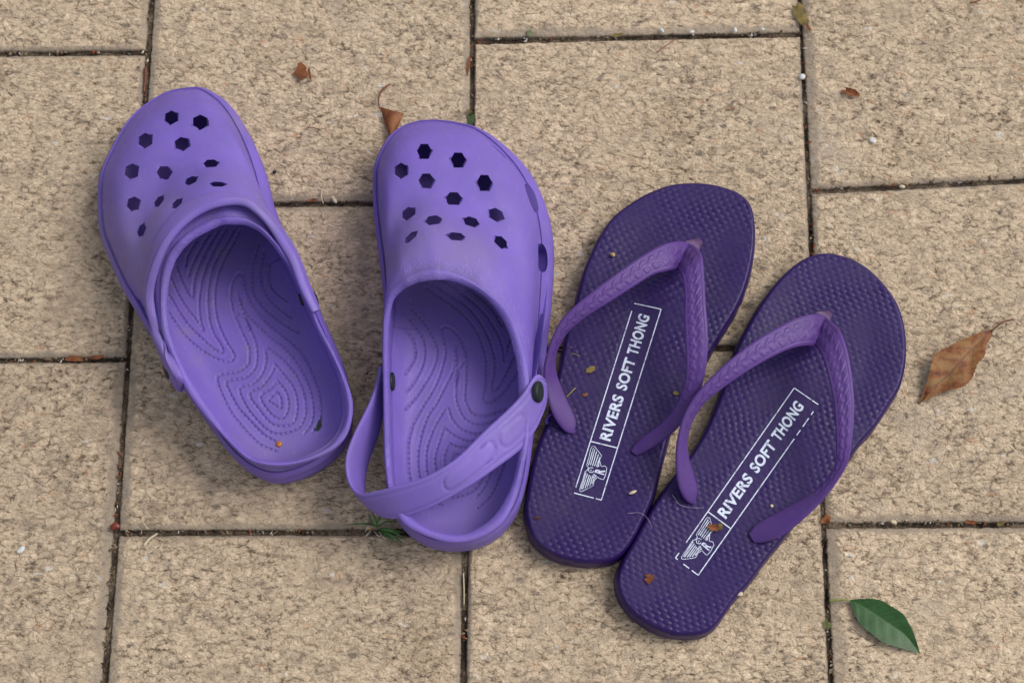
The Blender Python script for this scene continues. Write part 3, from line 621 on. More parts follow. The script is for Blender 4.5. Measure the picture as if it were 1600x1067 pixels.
def rivet(parent, p, nrm, r=5.2, h=1.4):
    q = Vector(nrm).normalized().to_track_quat('Z', 'Y').to_matrix(); V = []; n = 24
    prof = [(1.0, -h), (1.0, .0), (.93, .35*h), (.75, .55*h), (.55, .5*h), (.3, .42*h)]
    for (a, z) in prof:
        for i in range(n): V.append(Vector(p)+q@Vector((math.cos(2*math.pi*i/n)*a*r*mm, math.sin(2*math.pi*i/n)*a*r*mm, z*mm)))
    f = rings_faces(len(prof), n); f.append(tuple(range(n))[::-1]); f.append(tuple((len(prof)-1)*n+i for i in range(n)))
    return mk('rivet', [tuple(v) for v in V], f, M_RIVET, parent, sharp=50)
rivet(s2, W(843, 612, 51), (1.0, -.1, .36), 6.4, 2.0)
rivet(r2, W(614, 596, 39), (1, 0, .12), 5.6)
rivet(s1, W(259, 577, 44), (-1, -.35, .30), 6); rivet(s1, W(492, 469, 48), (1, .2, .25), 6)
rivet(r1, W(470, 468, 44), (-1, -.35, .10), 4.0)
# ------------------------------------------------------------------ the thongs
def make_thong(label, ol, oz, heel, toe, zt, grp, fr):
    P3 = np.array([W(x, y, z) for (x, y), z in zip(ol, oz)])[:, :2]
    o2 = spline(P3, 420, closed=True); o2 = smooth_ring(o2, 4)
    root = empty('thong', (*o2.mean(0), 0)); tag(root, label, 'thong', grp)
    top = inset(o2, 1.0*mm); XY, b, a = fill_grid(top, .0006, heel, toe); nb, na = b.shape
    P = XY.reshape(-1, 2); d, _ = dist_poly(P, top[::2]); bb = b.ravel(); aa = a.ravel(); bn = (bb-bb.min())/(bb.max()-bb.min())
    frp = np.array([W(*q, zt)[:2] for q in fr])     # print frame BL BR TR TL
    def zbase(bn, d, aa):
        z = (zt+1.0*np.exp(-(bn/.18)**2)*0+1.2*(bn-.5)**2)*mm
        z = z-1.0*mm*np.exp(-((bn-.16)/.13)**2)*smoothstep(d/.03)-1.3*mm*np.exp(-((bn-.78)/.13)**2)*smoothstep(d/.025)
        return z
    z = zbase(bn, d, aa)
    # embossed cells: staggered rows across the foot
    wx, wy = 5.2*mm, 3.0*mm
    wa = aa+.0008*np.sin(bb/.021)+.0005*np.sin(bb/.008+aa/.012)+.0004*np.sin(aa/.0041+bb/.0063)
    wb = bb+.0010*np.sin(aa/.016+bb/.04)
    row = np.floor(wb/wy); fy = wb/wy-row; fx = (wa/wx+.5*(row % 2)) % 1
    ex = (fx-.5)*2; ey = (fy-.5)*2
    dd = np.abs(ex)**1.7*1.0+np.abs(ey)**1.7*.95
    cell = np.clip(1.12-dd, 0, 1)**.75*(1+.35*ey)
    # flatten the print field and the edge
    ub = frp[3]-frp[0]; ua = frp[1]-frp[0]; rel = P-frp[0]; Lb, La = np.linalg.norm(ub), np.linalg.norm(ua)
    Mi2 = np.linalg.inv(np.stack([ub/Lb, ua/La], 1)); sb, sa = (rel@Mi2.T).T; inb = np.minimum.reduce([sb, Lb-sb, sa, La-sa]); fl = smoothstep((inb+.003)/.002)
    wear = np.clip(.72+.28*np.sin(bb*60+1)*np.cos(aa*90)+.25*np.sin(bb*143+aa*97)+.15*np.cos(bb*71-aa*210), .25, 1.15)*(1-.45*np.exp(-((bn-.12)/.07)**2)-.4*np.exp(-((bn-.83)/.06)**2))
    hs_ = np.sin((row*127.1+np.floor(wa/wx+.5*(row % 2))*311.7))*43758.5453; hs_ = hs_-np.floor(hs_)
    amp = .42*mm*(.55+.6*hs_)*wear*(1-.72*fl)*smoothstep(d/.0025)
    z = z+cell*amp-1.9*mm*np.clip(1-d/(2.0*mm), 0, 1)**2
    V = np.column_stack([P, z]); f = grid_faces(nb, na); bd = grid_boundary(nb, na); m_ = len(bd); base = len(V)
    bx = V[bd]; cen = o2.mean(0)
    # outward direction of the boundary loop
    T_ = np.roll(bx, -3, 0)[:, :2]-np.roll(bx, 3, 0)[:, :2]; T_ /= np.linalg.norm(T_, axis=1)[:, None]+1e-12
    ar = .5*np.sum(bx[:, 0]*np.roll(bx[:, 1], -1)-np.roll(bx[:, 0], -1)*bx[:, 1]); On = np.stack([T_[:, 1], -T_[:, 0]], 1)*(1 if ar > 0 else -1)
    jit = np.array([mnoise.fractal(Vector((p[0]*120, p[1]*120, 3)), 1, 2, 3) for p in bx])*.0004
    levels = [(.45, zt-4.2), (.9, zt-8), (1.2, 5), (1.3, 2), (.9, .5), (-.8, .15)]
    for (oo, zz) in levels:
        q = bx.copy(); q[:, :2] += On*((oo*mm+(jit if zz < 6 else 0))[:, None] if zz < 6 else oo*mm); q[:, 2] = zz*mm; V = np.vstack([V, q])
    f += [(bd[i], bd[(i+1) % m_], base+(i+1) % m_, base+i) for i in range(m_)]
    for l in range(len(levels)-1):
        a0, b0 = base+l*m_, base+(l+1)*m_; f += [(a0+i, a0+(i+1) % m_, b0+(i+1) % m_, b0+i) for i in range(m_)]
    f.append(tuple(base+(len(levels)-1)*m_+i for i in range(m_)))
    sole = mk('sole', V, f, M_TSOLE, root, sharp=75)
    ax = (np.array(toe)-np.array(heel)); ax /= np.linalg.norm(ax); ay = np.array([-ax[1], ax[0]])
    bmin, bmax = bb.min(), bb.max()
    tp = top[::2]
    def surf(Q):
        Q = np.asarray(Q); r = Q-np.array(heel); b_ = r@ax; a_ = r@ay; dq, _ = dist_poly(Q, tp); return zbase((b_-bmin)/(bmax-bmin), dq, a_)
    return root, sole, surf
t1o = [(1082.7,284),(1048,287),(1013,299.5),(985.6,315),(958,336),(937,363.6),(920,398),(909,426),(899,464),(889,500),(881,527),(874,565),(866,600),(858,635),(852,660),(839,693.5),(829,733),(821,777.5),(818,804),(823.6,832.6),(834,853.6),(852.5,869),(876,880),(905,885.6),(931,886),(955,882.5),(972,872),(985,856),(999,832),(1018,790.6),(1026,764),(1034,733),(1044,693.5),(1053,668),(1070,635),(1090,595),(1114,547),(1135,513),(1152,485),(1166,454),(1176,419),(1181.5,384),(1182,353),(1176,322),(1160,303),(1136,292),(1110.5,286)]
t1z = [15]*15+[12,9,6,4,3,3,3,3,3,3,3,3,3,3,4]+[5]*7+[9]*4+[12]*6
t1z = [14 if p[1] < 560 else z for p, z in zip(t1o, t1z+[14]*9)]
t2o = [(1289,393.5),(1261,399.6),(1236,415.6),(1211,440.6),(1189.6,469),(1168,504.7),(1147,547),(1137,580),(1125,612),(1112,645),(1098,675),(1082,702),(1066,724),(1049,745),(1032,769),(1015,796),(1000,822),(985,850),(970,876),(960,907.5),(964.5,934.7),(975,953.7),(991.6,970),(1016,986),(1043,996.6),(1070,999),(1095,996),(1114,985),(1130,964.6),(1146.5,940),(1171,913),(1195,880),(1217,853),(1236,829),(1262,797),(1295,758),(1325,722),(1346,693.5),(1371,665),(1389,636.5),(1407,608),(1416,576),(1418.6,547.4),(1416,512),(1407,480),(1392.6,455),(1371,430),(1346,410),(1318,398)]
t2z = [15]*13+[15,15,15,14,13,12,8,4,3,3,3,3,3,3,4,5,6,7]+[9]*8+[12]*10
t2z = [14 if p[1] < 720 else z for p, z in zip(t2o, t2z+[14]*9)]
fr1 = [(897,769.6),(939.6,780.6),(1033,483),(991,474)]
fr2 = [(1055.5,871),(1091,898),(1278.6,632),(1241,606)]
grpT = 'dark purple thongs with white print'
th1, so1, surf1 = make_thong('dark purple thong between the right clog and the other thong', t1o, t1z[:len(t1o)], W(893, 886, 5)[:2], W(1105, 284, 5)[:2], 15.5, grpT, fr1)
th2, so2, surf2 = make_thong('dark purple thong furthest right, tilted, with a leaf scrap on its printed logo', t2o, t2z[:len(t2o)], W(1035, 995, 5)[:2], W(1325, 400, 5)[:2], 15.5, grpT, fr2)
def emboss(s, cc, hw, L):
    """zigzag of raised bars in the middle of the strap, fine ribs along its edges; fades out towards the plain end"""
    fade = float(smoothstep((L*.74-s)/.006))
    if fade == 0: return np.zeros_like(cc)
    p = .0068; x = s/p
    y = cc
    ph = (x+np.where(y > 0, .5, 0)+np.abs(y)*.85) % 1
    z1 = np.where((ph > .25) & (ph < .6), 1.0, 0)*((np.abs(y) < .62) & (np.abs(y) > .06))
    hook = (((x+np.where(y > 0, .5, 0)) % 1) > .55)*(np.abs(np.abs(y)-.36) < .10)*1.0
    rib = .5*((np.sin(s/.0011*2*np.pi*.5) > 0)*1.0)*((np.abs(y) > .76) & (np.abs(y) < .97))
    groove = -.6*np.exp(-((np.abs(y)-.70)/.04)**2)
    return (np.maximum(z1, hook)*.00034+rib*.00022+groove*.0003)*fade
def strap_arm(parent, e1, e2, th, flip=None, chk=None):
    V, f, C, Nn, U = ribbon(Wl(e1), Wl(e2), 430, th*mm, .55*mm, 40, emboss, taper=([0, .1, .8, .95, 1], [1.2, 1, 1, .9, .6]), nsm=6)
    if Nn[40][2] < 0: V, f, C, Nn, U = ribbon(Wl(e1), Wl(e2), 430, th*mm, .55*mm, 40, emboss, taper=([0, .1, .8, .95, 1], [1.2, 1, 1, .9, .6]), flip=True, nsm=6)
    return V, f
def zz(l, zs): 
    ks = np.linspace(0, 1, len(zs)); return [(x, y, float(np.interp(i/(len(l)-1), ks, zs))) for i, (x, y) in enumerate(l)]
def strap_pair(root, eL1, eL2, zL1, zL2, eR1, eR2, zR1, zR2, post, hole):
    VL, fL = strap_arm(root, zz(eL1, zL1), zz(eL2, zL2), 2.7); VR, fR = strap_arm(root, zz(eR1, zR1), zz(eR2, zR2), 2.7)
    V = np.vstack([VL, VR]); f = fL+[tuple(i+len(VL) for i in q) for q in fR]
    s = mk('strap', V, f, M_TSTRAP, root, sharp=70)
    # toe post
    a, b_ = Vector(post), Vector(hole); n = 16; prof = [(0, 5.5), (.25, 5.0), (.6, 3.6), (1.0, 3.4), (1.25, 3.4)]; Vp = []
    for (q, r) in prof:
        c = a.lerp(b_, q)
        for i in range(n): Vp.append((c.x+math.cos(2*math.pi*i/n)*r*mm, c.y+math.sin(2*math.pi*i/n)*r*mm, c.z))
    fp = rings_faces(len(prof), n)+[tuple(range(n))[::-1], tuple((len(prof)-1)*n+i for i in range(n))]
    mk('toe_post', Vp, fp, M_POST, s, sharp=60)
    return s
L1a = [(1088,388),(1079,381),(1068,378),(1055,377.5),(1034,383),(1003,400),(972,421),(937,447),(902,475),(878,499),(864,527),(855,554),(850,580),(852,606),(861,641),(872,662),(884,675),(891,677)]
L1b = [(1078,420),(1070,421),(1063,420),(1055,421),(1045,423),(1020,430),(989,449),(954,471),(920,492),(890,516),(875,536),(867,555),(867,575),(873,596),(887,628),(896,646),(900,662),(897,674)]
R1a = [(1062,377),(1074,379),(1086,385),(1094,393),(1098,404),(1101,443),(1103,478),(1106,513),(1106,547),(1102,582),(1091,620),(1073,652),(1047,680),(1023,697),(1007,707),(996,711)]
R1b = [(1052,415),(1055,418),(1058,421),(1062,427),(1066,436),(1069.5,464),(1069,499),(1070.5,533),(1071.5,568),(1070,596),(1061,625),(1045,649),(1025,668),(1004,683),(992,694),(986,703)]
strap_pair(th1, L1a, L1b, [26,33,42,50,55,56,54,49,42,34,26,19,16], [27,33,40,48,51,51,48,40,33,26,21,18,16],
           R1a, R1b, [27,32,42,50,55,57,55,50,43,35,26,19,16], [28,34,42,50,54,54,52,46,38,30,23,19,16.5], W(1079, 388, 26), W(1090, 379, 14))
L2a = [(1300,505),(1291,497),(1280,492),(1268,491),(1243,497.5),(1211,513.6),(1179,533),(1143,560),(1111,590),(1086,618.6),(1068.5,650.7),(1059.6,683),(1056.5,712),(1057,740),(1061,762),(1067.7,777),(1075,785),(1080,786)]
L2b = [(1290,540),(1283,541),(1276,540),(1271,540),(1250,541),(1225,549),(1193,565),(1157.5,586.6),(1120,613),(1096,634),(1079,662),(1073,690),(1076,715),(1082,736),(1087,752),(1089.5,765),(1088,776),(1085,783)]
R2a = [(1276,489),(1288,494),(1298,501),(1308,511),(1315,521),(1325,551),(1332,593.7),(1335,636.5),(1332,682.8),(1325,722),(1308,752),(1282,785),(1247,818),(1217,839),(1194,847),(1180,848)]
R2b = [(1262,534),(1268,537),(1273,540),(1279,548),(1286,562),(1294.7,593.7),(1302,629),(1305,665),(1306,700.6),(1303,728),(1288,752),(1262,774),(1230,792),(1200,808),(1180,820),(1170,832)]
strap_pair(th2, L2a, L2b, [26,33,42,50,55,56,54,49,42,34,26,19,16], [27,33,40,48,51,51,48,40,33,26,21,18,16],
           R2a, R2b, [27,32,42,50,55,57,55,50,43,35,26,19,16], [28,34,42,50,54,54,52,46,38,30,23,19,16.5], W(1283, 500, 26), W(1292, 492, 14))
# printed marks
def strip(P, wdt, V, f):
    P = np.asarray(P); T_ = np.gradient(P, axis=0); T_ /= np.linalg.norm(T_, axis=1)[:, None]+1e-12; Nn = np.stack([-T_[:, 1], T_[:, 0]], 1)*wdt/2
    b0 = len(V)
    for p, q in zip(P, Nn): V.append(p+q); V.append(p-q)
    for i in range(len(P)-1): f.append((b0+2*i, b0+2*i+1, b0+2*i+3, b0+2*i+2))
def dens(pl, step=1.2*mm):
    out = []
    for a, b_ in zip(pl[:-1], pl[1:]):
        a, b_ = np.array(a), np.array(b_); k = max(1, int(np.linalg.norm(b_-a)/step)); out += [a+(b_-a)*i/k for i in range(k)]
    return np.array(out+[np.array(pl[-1])])
sA = np.array([[*fr1[0],1],[*fr1[1],1],[*fr1[3],1]]); dA = np.array([fr2[0],fr2[1],fr2[3]]); AF2 = np.linalg.solve(sA, dA)
LZ = lambda l: [(890+x/8.8875, 670+y/8.8875) for x, y in l]
logo = [(LZ([(310,240),(345,240),(400,310),(445,370),(415,430),(440,520),(490,510),(518,540),(500,640),(470,700),(430,690),(385,665),(340,715),(330,780),(280,810),(200,850),(155,868),(140,850),(150,800),(190,680),(215,590),(250,565),(262,525),(240,510),(240,490),(270,380),(290,290),(310,240)]), .42)]
for l in ([(330,265),(262,500)], [(352,280),(290,500)], [(376,310),(318,510)], [(402,350),(345,515)], [(424,385),(372,520)], [(412,440),(400,520)],
          [(228,600),(160,830)], [(250,620),(180,830)], [(275,635),(215,820)], [(298,645),(245,805)], [(320,655),(280,790)], [(345,670),(312,760)]):
    logo.append((LZ(l), .62))
logo += [(LZ([(330,540),(300,530),(270,545),(262,575),(280,600),(320,600),(335,575)]), .5), (LZ([(310,560),(290,570),(300,585)]), .4), (LZ([(330,620),(372,650),(340,680),(320,640),(350,650)]), .6), (LZ([(375,500),(415,510),(380,525)]), .6)]
def text_mesh(s):
    cu = bpy.data.curves.new('t', 'FONT'); cu.body = s; cu.size = 1.0; cu.offset = .034; cu.resolution_u = 4; cu.space_character = 1.06
    ob = bpy.data.objects.new('t', cu); COL.objects.link(ob); bpy.context.view_layer.update()
    me = bpy.data.meshes.new_from_object(ob.evaluated_get(bpy.context.evaluated_depsgraph_get()))
    v = np.array([x.co[:2] for x in me.vertices]); f = [tuple(p.vertices) for p in me.polygons]
    bpy.data.objects.remove(ob); bpy.data.curves.remove(cu); bpy.data.meshes.remove(me); return v, f
def do_print(root, surf, aff, fr, brk):
    z0 = 15.5
    def m(p):
        if aff is not None: p = np.array([p[0], p[1], 1])@aff
        return W(p[0], p[1], z0)[:2]
    V, f = [], []
    def frame_pt(u, v): # u along width, v along length
        a, b_, c_, d_ = [np.array(q) for q in fr]; return (a*(1-u)+b_*u)*(1-v)+(d_*(1-u)+c_*u)*v
    def fl(u0, v0, u1, v1, w_=.62):
        p, q = frame_pt(u0, v0), frame_pt(u1, v1); strip(dens([W(*p, z0)[:2], W(*q, z0)[:2]]), w_*mm, V, f)
    for s in brk: fl(*s)
    fl(0, .272, 1, .272, .7)
    for pl, w_ in logo: strip(dens([m(p) for p in pl], .8*mm), w_*.82*mm, V, f)
    # words: baseline start, direction, cap height vector (photo pixels of the left print)
    b0 = np.array([953.6, 690.0]); b1 = np.array([1015.9, 494.5]); cv = np.array([-17.4, -5.3]); tot = 815.0
    for wd, s0, s1_ in (('RIVERS', 0, 290), ('SOFT', 328, 530), ('THONG', 556, 815)):
        tv, tf = text_mesh(wd); lo, hi = tv.min(0), tv.max(0); base = len(V)
        for p in tv:
            x = (p[0]-lo[0])/(hi[0]-lo[0]); y = (p[1]-lo[1])/(hi[1]-lo[1]); V.append(m(b0+(b1-b0)*((s0+x*(s1_-s0))/tot)+cv*y))
        f += [tuple(base+i for i in q) for q in tf]
    tv, tf = text_mesh('R'); lo, hi = tv.min(0), tv.max(0); base = len(V)
    for p in tv:
        x = (p[0]-lo[0])/(hi[0]-lo[0]); y = (p[1]-lo[1])/(hi[1]-lo[1]); q = np.array([890+480/8.8875, 670+640/8.8875])+np.array([20, -78])/8.8875*x*.85+np.array([-135, -40])/8.8875*y
        V.append(m(q))
    f += [tuple(base+i for i in q) for q in tf]
    V = np.array(V); z = surf(V)+.34*mm
    mk('printed_lettering', np.column_stack([V, z]), f, M_PRINT, root, smooth=False)
do_print(so1, surf1, None, fr1, [(0,.03,0,.96),(0,0,.72,0),(.8,0,1,0),(1,0,1,1),(1,1,0,1)])
do_print(so2, surf2, AF2, fr2, [(0,.09,0,1),(0,.03,0,0),(0,0,.1,0),(.35,0,.6,0),(.72,0,1,0),(1,0,1,.8),(1,.82,1,.85),(1,.87,1,.92),(1,.94,1,.96),(0,1,.7,1),(.74,1,1,1)])
# ------------------------------------------------------------------ leaves and litter
def leaf_material(name, stops, rough=.45, vein=(.3, .35, .15), veinw=.5, spec=.5):
    m, t, b = mat(name, rough, spec)
    geo = N(t, 'ShaderNodeNewGeometry'); n = noise(t, geo.outputs['Position'], 150, 4, .65); n2 = noise(t, geo.outputs['Position'], 1200, 3, .6)
    col = ramp(t, n, stops)
    at = N(t, 'ShaderNodeAttribute', attribute_name='vein')
    col = mix(t, mth(t, 'MULTIPLY', at.outputs['Fac'], veinw), col, vein)
    t.links.new(col, b.inputs['Base Color']); bump(t, b, n2, .3, .0003)
    return m
M_GREEN = leaf_material('green_leaf', [(.3, (.012, .045, .010)), (.55, (.022, .075, .018)), (.75, (.03, .09, .025))], .42, (.08, .16, .05), .35, .3)
M_BROWN = leaf_material('brown_leaf', [(.28, (.06, .02, .012)), (.45, (.19, .065, .018)), (.6, (.22, .12, .045)), (.78, (.21, .115, .07))], .6, (.07, .03, .02), .75, .3)
M_RUST = leaf_material('rusty_leaf', [(.3, (.06, .018, .008)), (.5, (.18, .055, .018)), (.75, (.26, .12, .04))], .6, (.3, .2, .1), .2, .3)
M_OLIVE = leaf_material('olive_leaf', [(.3, (.05, .045, .012)), (.5, (.16, .12, .04)), (.75, (.30, .20, .06))], .6, (.3, .2, .1), .2, .3)
M_STEMG = simple('green_stem', (.20, .22, .07), .5, .2); M_STEMB = simple('brown_stem', (.14, .045, .025), .55, .3)
def tube(P, r0, r1, n=8):
    P = spline(P, max(8, len(P)*5)); T_ = np.gradient(P, axis=0); T_ /= np.linalg.norm(T_, axis=1)[:, None]; V = []
    for i, (p, t_) in enumerate(zip(P, T_)):
        r = r0+(r1-r0)*i/(len(P)-1); u = np.cross(t_, [0, 0, 1.0]); u /= np.linalg.norm(u)+1e-9; v = np.cross(u, t_)
        for k in range(n): a = 2*math.pi*k/n; V.append(p+u*math.cos(a)*r+v*math.sin(a)*r)
    f = rings_faces(len(P), n)+[tuple(range(n))[::-1], tuple((len(P)-1)*n+k for k in range(n))]; return np.array(V), f
def leaf(name, label, mid, up_, lo_, zf, material, stem, stem_mat, stem_r, nveins, teeth=.5, grp=None):
    """blade between a midrib and two edges (photo pixels), zf(u,v) gives height in mm (v -1..1)"""
    n, h = 90, 16; Mi = spline(np.array(mid, float), n); Up = spline(np.array(up_, float), n); Lo = spline(np.array(lo_, float), n)
    V = []; vein = []
    for i in range(n):
        u = i/(n-1)
        for j in range(-h, h+1):
            v = j/h; e = Up[i] if v > 0 else Lo[i]; tt = (1+teeth*.05*(((u*26) % 1)-.5)*(abs(v) > .9)) if 0 < i < n-1 else 1
            p = Mi[i]+(e-Mi[i])*abs(v)*tt
            vu = (u*nveins-abs(v)*1.1) % 1; vn = max(math.exp(-(v/.045)**2), .75*math.exp(-((vu-.5)/.07)**2)*(1-abs(v)*.6))
            z = zf(u, v)+.05*math.sin(vu*2*math.pi)*(abs(v) > .05); V.append(W(p[0], p[1], z)); vein.append(vn)
    V = np.array(V); na = 2*h+1; f = grid_faces(n, na); b0 = len(V); V2 = V.copy(); V2[:, 2] -= .18*mm
    bd = grid_boundary(n, na); f2 = [tuple(b0+i for i in q[::-1]) for q in f]; fs = [(bd[i], bd[(i+1) % len(bd)], b0+bd[(i+1) % len(bd)], b0+bd[i]) for i in range(len(bd))]
    root = empty(name, W(*mid[len(mid)//2], 0)); tag(root, label, 'leaf', grp)
    bl = mk('blade', np.vstack([V, V2]), f+f2+fs, material, root, sharp=60); at = bl.data.attributes.new('vein', 'FLOAT', 'POINT'); at.data.foreach_set('value', np.array(vein+vein, np.float32))
    Vs, fs_ = tube(Wl(stem), stem_r*mm, stem_r*.8*mm); mk('stalk', Vs, fs_, stem_mat, root)
    return root
leaf('leaf', 'fresh green leaf lying at the lower right beside a paver joint', [(1326,937),(1345,945),(1372.6,962.6),(1395,978),(1415,992),(1438,1021)],
     [(1326,937),(1347,935),(1372,936),(1390,945),(1410,958),(1420,973),(1430,995),(1438,1021)], [(1326,937),(1335,955),(1343,973),(1360,988),(1380,1003),(1400,1010),(1420,1015),(1438,1021)],
     lambda u, v: .8+2.4*math.sin(math.pi*u)+1.6*abs(v)*math.sin(math.pi*u)-1.0*(1-abs(v))*math.sin(math.pi*u), M_GREEN, [(1296,938,.8),(1306,937,1.6),(1316,936,1.8),(1328,938,1.2)], M_STEMG, .8, 7, 1.0)
leaf('leaf', 'dry brown curled leaf with a long stalk at the right edge', [(1551,515),(1530,535),(1505,560),(1485,583),(1462,603),(1436.5,629.6)],
     [(1551,514),(1535,518),(1516,525.6),(1497,533),(1480.6,542.5),(1462,552),(1456,565),(1452,583.7),(1445,606),(1436.5,629.6)],
     [(1551,515),(1549,525.6),(1540.6,540.6),(1538.7,555.6),(1527.5,568.7),(1522,583.7),(1512.5,598.7),(1499,606),(1478.7,610),(1462,617.5),(1436.5,629.6)],
     lambda u, v: .8+4.0*math.sin(math.pi*u)+(5.0 if v > 0 else 2.0)*abs(v)**1.5*math.sin(math.pi*min(1, u*1.1))+.5*math.sin(u*17+v*3), M_BROWN, [(1583,499,3),(1570,502,4),(1560,508,3.5),(1549,518,2.0)], M_STEMB, .6, 6, 1.6)
def scrap(px, py, sx, sy, ang, material, z=.8, curl=1.0, name='leaf_scrap', label=None, cat='leaf', grp=None, seed=0, parent=None):
    """small torn curled flake; sizes in photo pixels"""
    r_ = random.Random(seed); n = 14; c = W(px, py, z); V = []; rings = (0, .5, 1.0); a0 = R(ang)
    rad = [1+r_.uniform(-.35, .25) for _ in range(n)]
    for q in rings:
        for i in range(n):
            a = 2*math.pi*i/n; x = math.cos(a)*sx/2*rad[i]*q*.4*mm; y = math.sin(a)*sy/2*rad[i]*q*.4*mm
            zz_ = curl*mm*(y/(sy*.2*mm+1e-9))**2*1.0+curl*.4*mm*math.sin(x/(sx*.2*mm)*2)
            V.append((c[0]+x*math.cos(a0)-y*math.sin(a0), c[1]+x*math.sin(a0)+y*math.cos(a0), c[2]+zz_))
    V = np.array(V); f = rings_faces(3, n); b0 = len(V); V2 = V.copy(); V2[:, 2] -= .25*mm; f2 = [tuple(b0+i for i in q[::-1]) for q in f]
    f3 = [(2*n+i, 2*n+(i+1) % n, b0+2*n+(i+1) % n, b0+2*n+i) for i in range(n)]
    o = mk(name, np.vstack([V, V2]), f+f2+f3, material, None, sharp=60)
    at = o.data.attributes.new('vein', 'FLOAT', 'POINT'); at.data.foreach_set('value', np.zeros(len(o.data.vertices), np.float32))
    if label: tag(o, label, cat, grp)
    return o
def pebble(px, py, r, z, material, name, label, cat, grp=None, seed=0, sc=(1, 1, .7)):
    bm = bmesh.new(); bmesh.ops.create_icosphere(bm, subdivisions=3, radius=r*.34*mm)
    for v in bm.verts:
        k = 1+.28*mnoise.noise(v.co/(r*.4*mm)*.9+Vector((seed*3.1, 0, 0)))
        v.co = Vector((v.co.x*sc[0], v.co.y*sc[1], v.co.z*sc[2]))*k
    me = bpy.data.meshes.new(name); bm.to_mesh(me); bm.free(); me.polygons.foreach_set('use_smooth', [True]*len(me.polygons)); me.materials.append(material)
    o = bpy.data.objects.new(name, me); o.location = W(px, py, z+r*.4*sc[2]*.7); o.rotation_euler = (0, 0, seed*1.3); COL.objects.link(o); tag(o, label, cat, grp); return o
def twig(pts, r, material, name, label, cat='twig', grp=None):
    V, f = tube(Wl(pts), r*mm, r*.6*mm, 6); o = mk(name, V, f, material); tag(o, label, cat, grp); return o
# leaf tucked behind the right clog
V, f = tube(Wl([(609,132,1.5),(598,140,3),(592,153,3.5),(592,165,3),(595,172,3)]), .8*mm, .45*mm)
lt = empty('leaf', W(605, 180, 0)); tag(lt, 'brown leaf with a hooked stalk poking out behind the toe of the right clog', 'leaf')
mk('stalk', V, f, M_STEMB, lt)
n_ = 12; Vb = []
for i in range(n_):
    u = i/(n_-1)
    for j in range(9):
        v = j/8; x = (593+u*16)*(1-v)+(631-u*20)*v; y = (167+u*50)*(1-v)+(178+u*46)*v; Vb.append(W(x, y, 1.2+3.0*math.sin(v*3.1)+1.5*v))
Vb = np.array(Vb); Vc = Vb.copy(); Vc[:, 2] -= .25*mm; fb = grid_faces(n_, 9); bd = grid_boundary(n_, 9); nb_ = len(Vb)
bl = mk("blade", np.vstack([Vb, Vc]), fb+[tuple(nb_+i for i in q[::-1]) for q in fb]+[(bd[i], bd[(i+1) % len(bd)], nb_+bd[(i+1) % len(bd)], nb_+bd[i]) for i in range(len(bd))], M_RUST, lt, sharp=60)
scrap(470, 112, 24, 30, 10, M_RUST, 1.0, 1.0, label='frayed rust brown leaf scrap on the paver above and left of the right clog', seed=3)
scrap(484, 116, 5, 28, 12, M_RUST, 1.0, .5, label='thin rust sliver beside the frayed brown leaf scrap', seed=4)
scrap(1329, 146, 30, 12, -28, M_RUST, .8, 1.4, label='small orange brown leaf scrap on the top right paver', seed=5)
scrap(1250, 22, 20, 46, 20, M_OLIVE, .4, 2.0, label='curled olive leaf wedged in the joint at the top edge', seed=6)
scrap(1263, 44, 6, 18, 25, M_RUST, .2, .5, label='narrow rust flake in the joint below the olive leaf', seed=7)
scrap(736, 186, 11, 26, 0, leaf_material('dark_green', [(.3, (.01, .03, .008)), (.7, (.05, .09, .02))]), -.5, 1, label='dark green leaf bit in the joint behind the right clog', seed=8)
scrap(733, 175, 8, 12, 60, M_OLIVE, .3, .6, label='pale yellow leaf bit in the joint behind the right clog', seed=9)
scrap(732, 103, 6, 34, -8, M_RUST, -.6, .6, label='orange brown husk standing in the joint above the right clog', seed=10)
scrap(116, 561, 30, 11, -5, M_RUST, -.3, .9, label='red brown leaf piece in the joint at the left, the larger of two', seed=11)
scrap(152, 558, 24, 8, 4, M_RUST, -.3, .6, label='small brown leaf piece in the joint, right of the red brown one', seed=12)
scrap(1114, 824, 20, 12, -25, M_RUST, 17.2, 1.2, label='orange brown leaf scrap lying on the winged logo', seed=13)
scrap(1125, 823, 11, 9, 30, M_OLIVE, 17.4, .8, label='pale yellow leaf scrap beside the orange one on the logo', seed=14)
scrap(1015, 903, 14, 14, 35, M_RUST, 16.8, 1.0, label='brown leaf scrap on the heel of the right thong', seed=15)
scrap(923, 578, 18, 11, 25, M_OLIVE, 16.8, 1.2, label='brown husk on the left thong, left of the word SOFT', seed=16)
scrap(914, 617, 9, 5, 10, M_RUST, 16.6, .5, label='tiny red flake on the left thong below the brown husk', seed=17)
scrap(1056, 614, 9, 8, 10, M_OLIVE, 16.6, .4, label='dull brown flake under the right arm of the left thong strap', seed=18)
scrap(840, 809, 11, 4, 20, M_RUST, 16.8, .4, label='tiny orange sliver on the heel of the left thong', seed=19)
scrap(1291, 812, 16, 12, 30, M_RUST, .2, 1.2, label='rust brown flake at the joint corner right of the right thong', seed=20)
scrap(1517, 816, 18, 7, -8, M_RUST, -.2, .8, label='light brown flake in the horizontal joint at the right', seed=21)
scrap(1292, 975, 12, 16, 10, leaf_material('moss_green', [(.3, (.06, .07, .015)), (.7, (.18, .20, .06))]), -.6, 1.0, label='green moss scrap in the joint left of the green leaf', seed=22)
scrap(1564, 818, 14, 8, 20, M_OLIVE, -.2, .9, label='pale brown flake near the right end of the horizontal joint', seed=23)
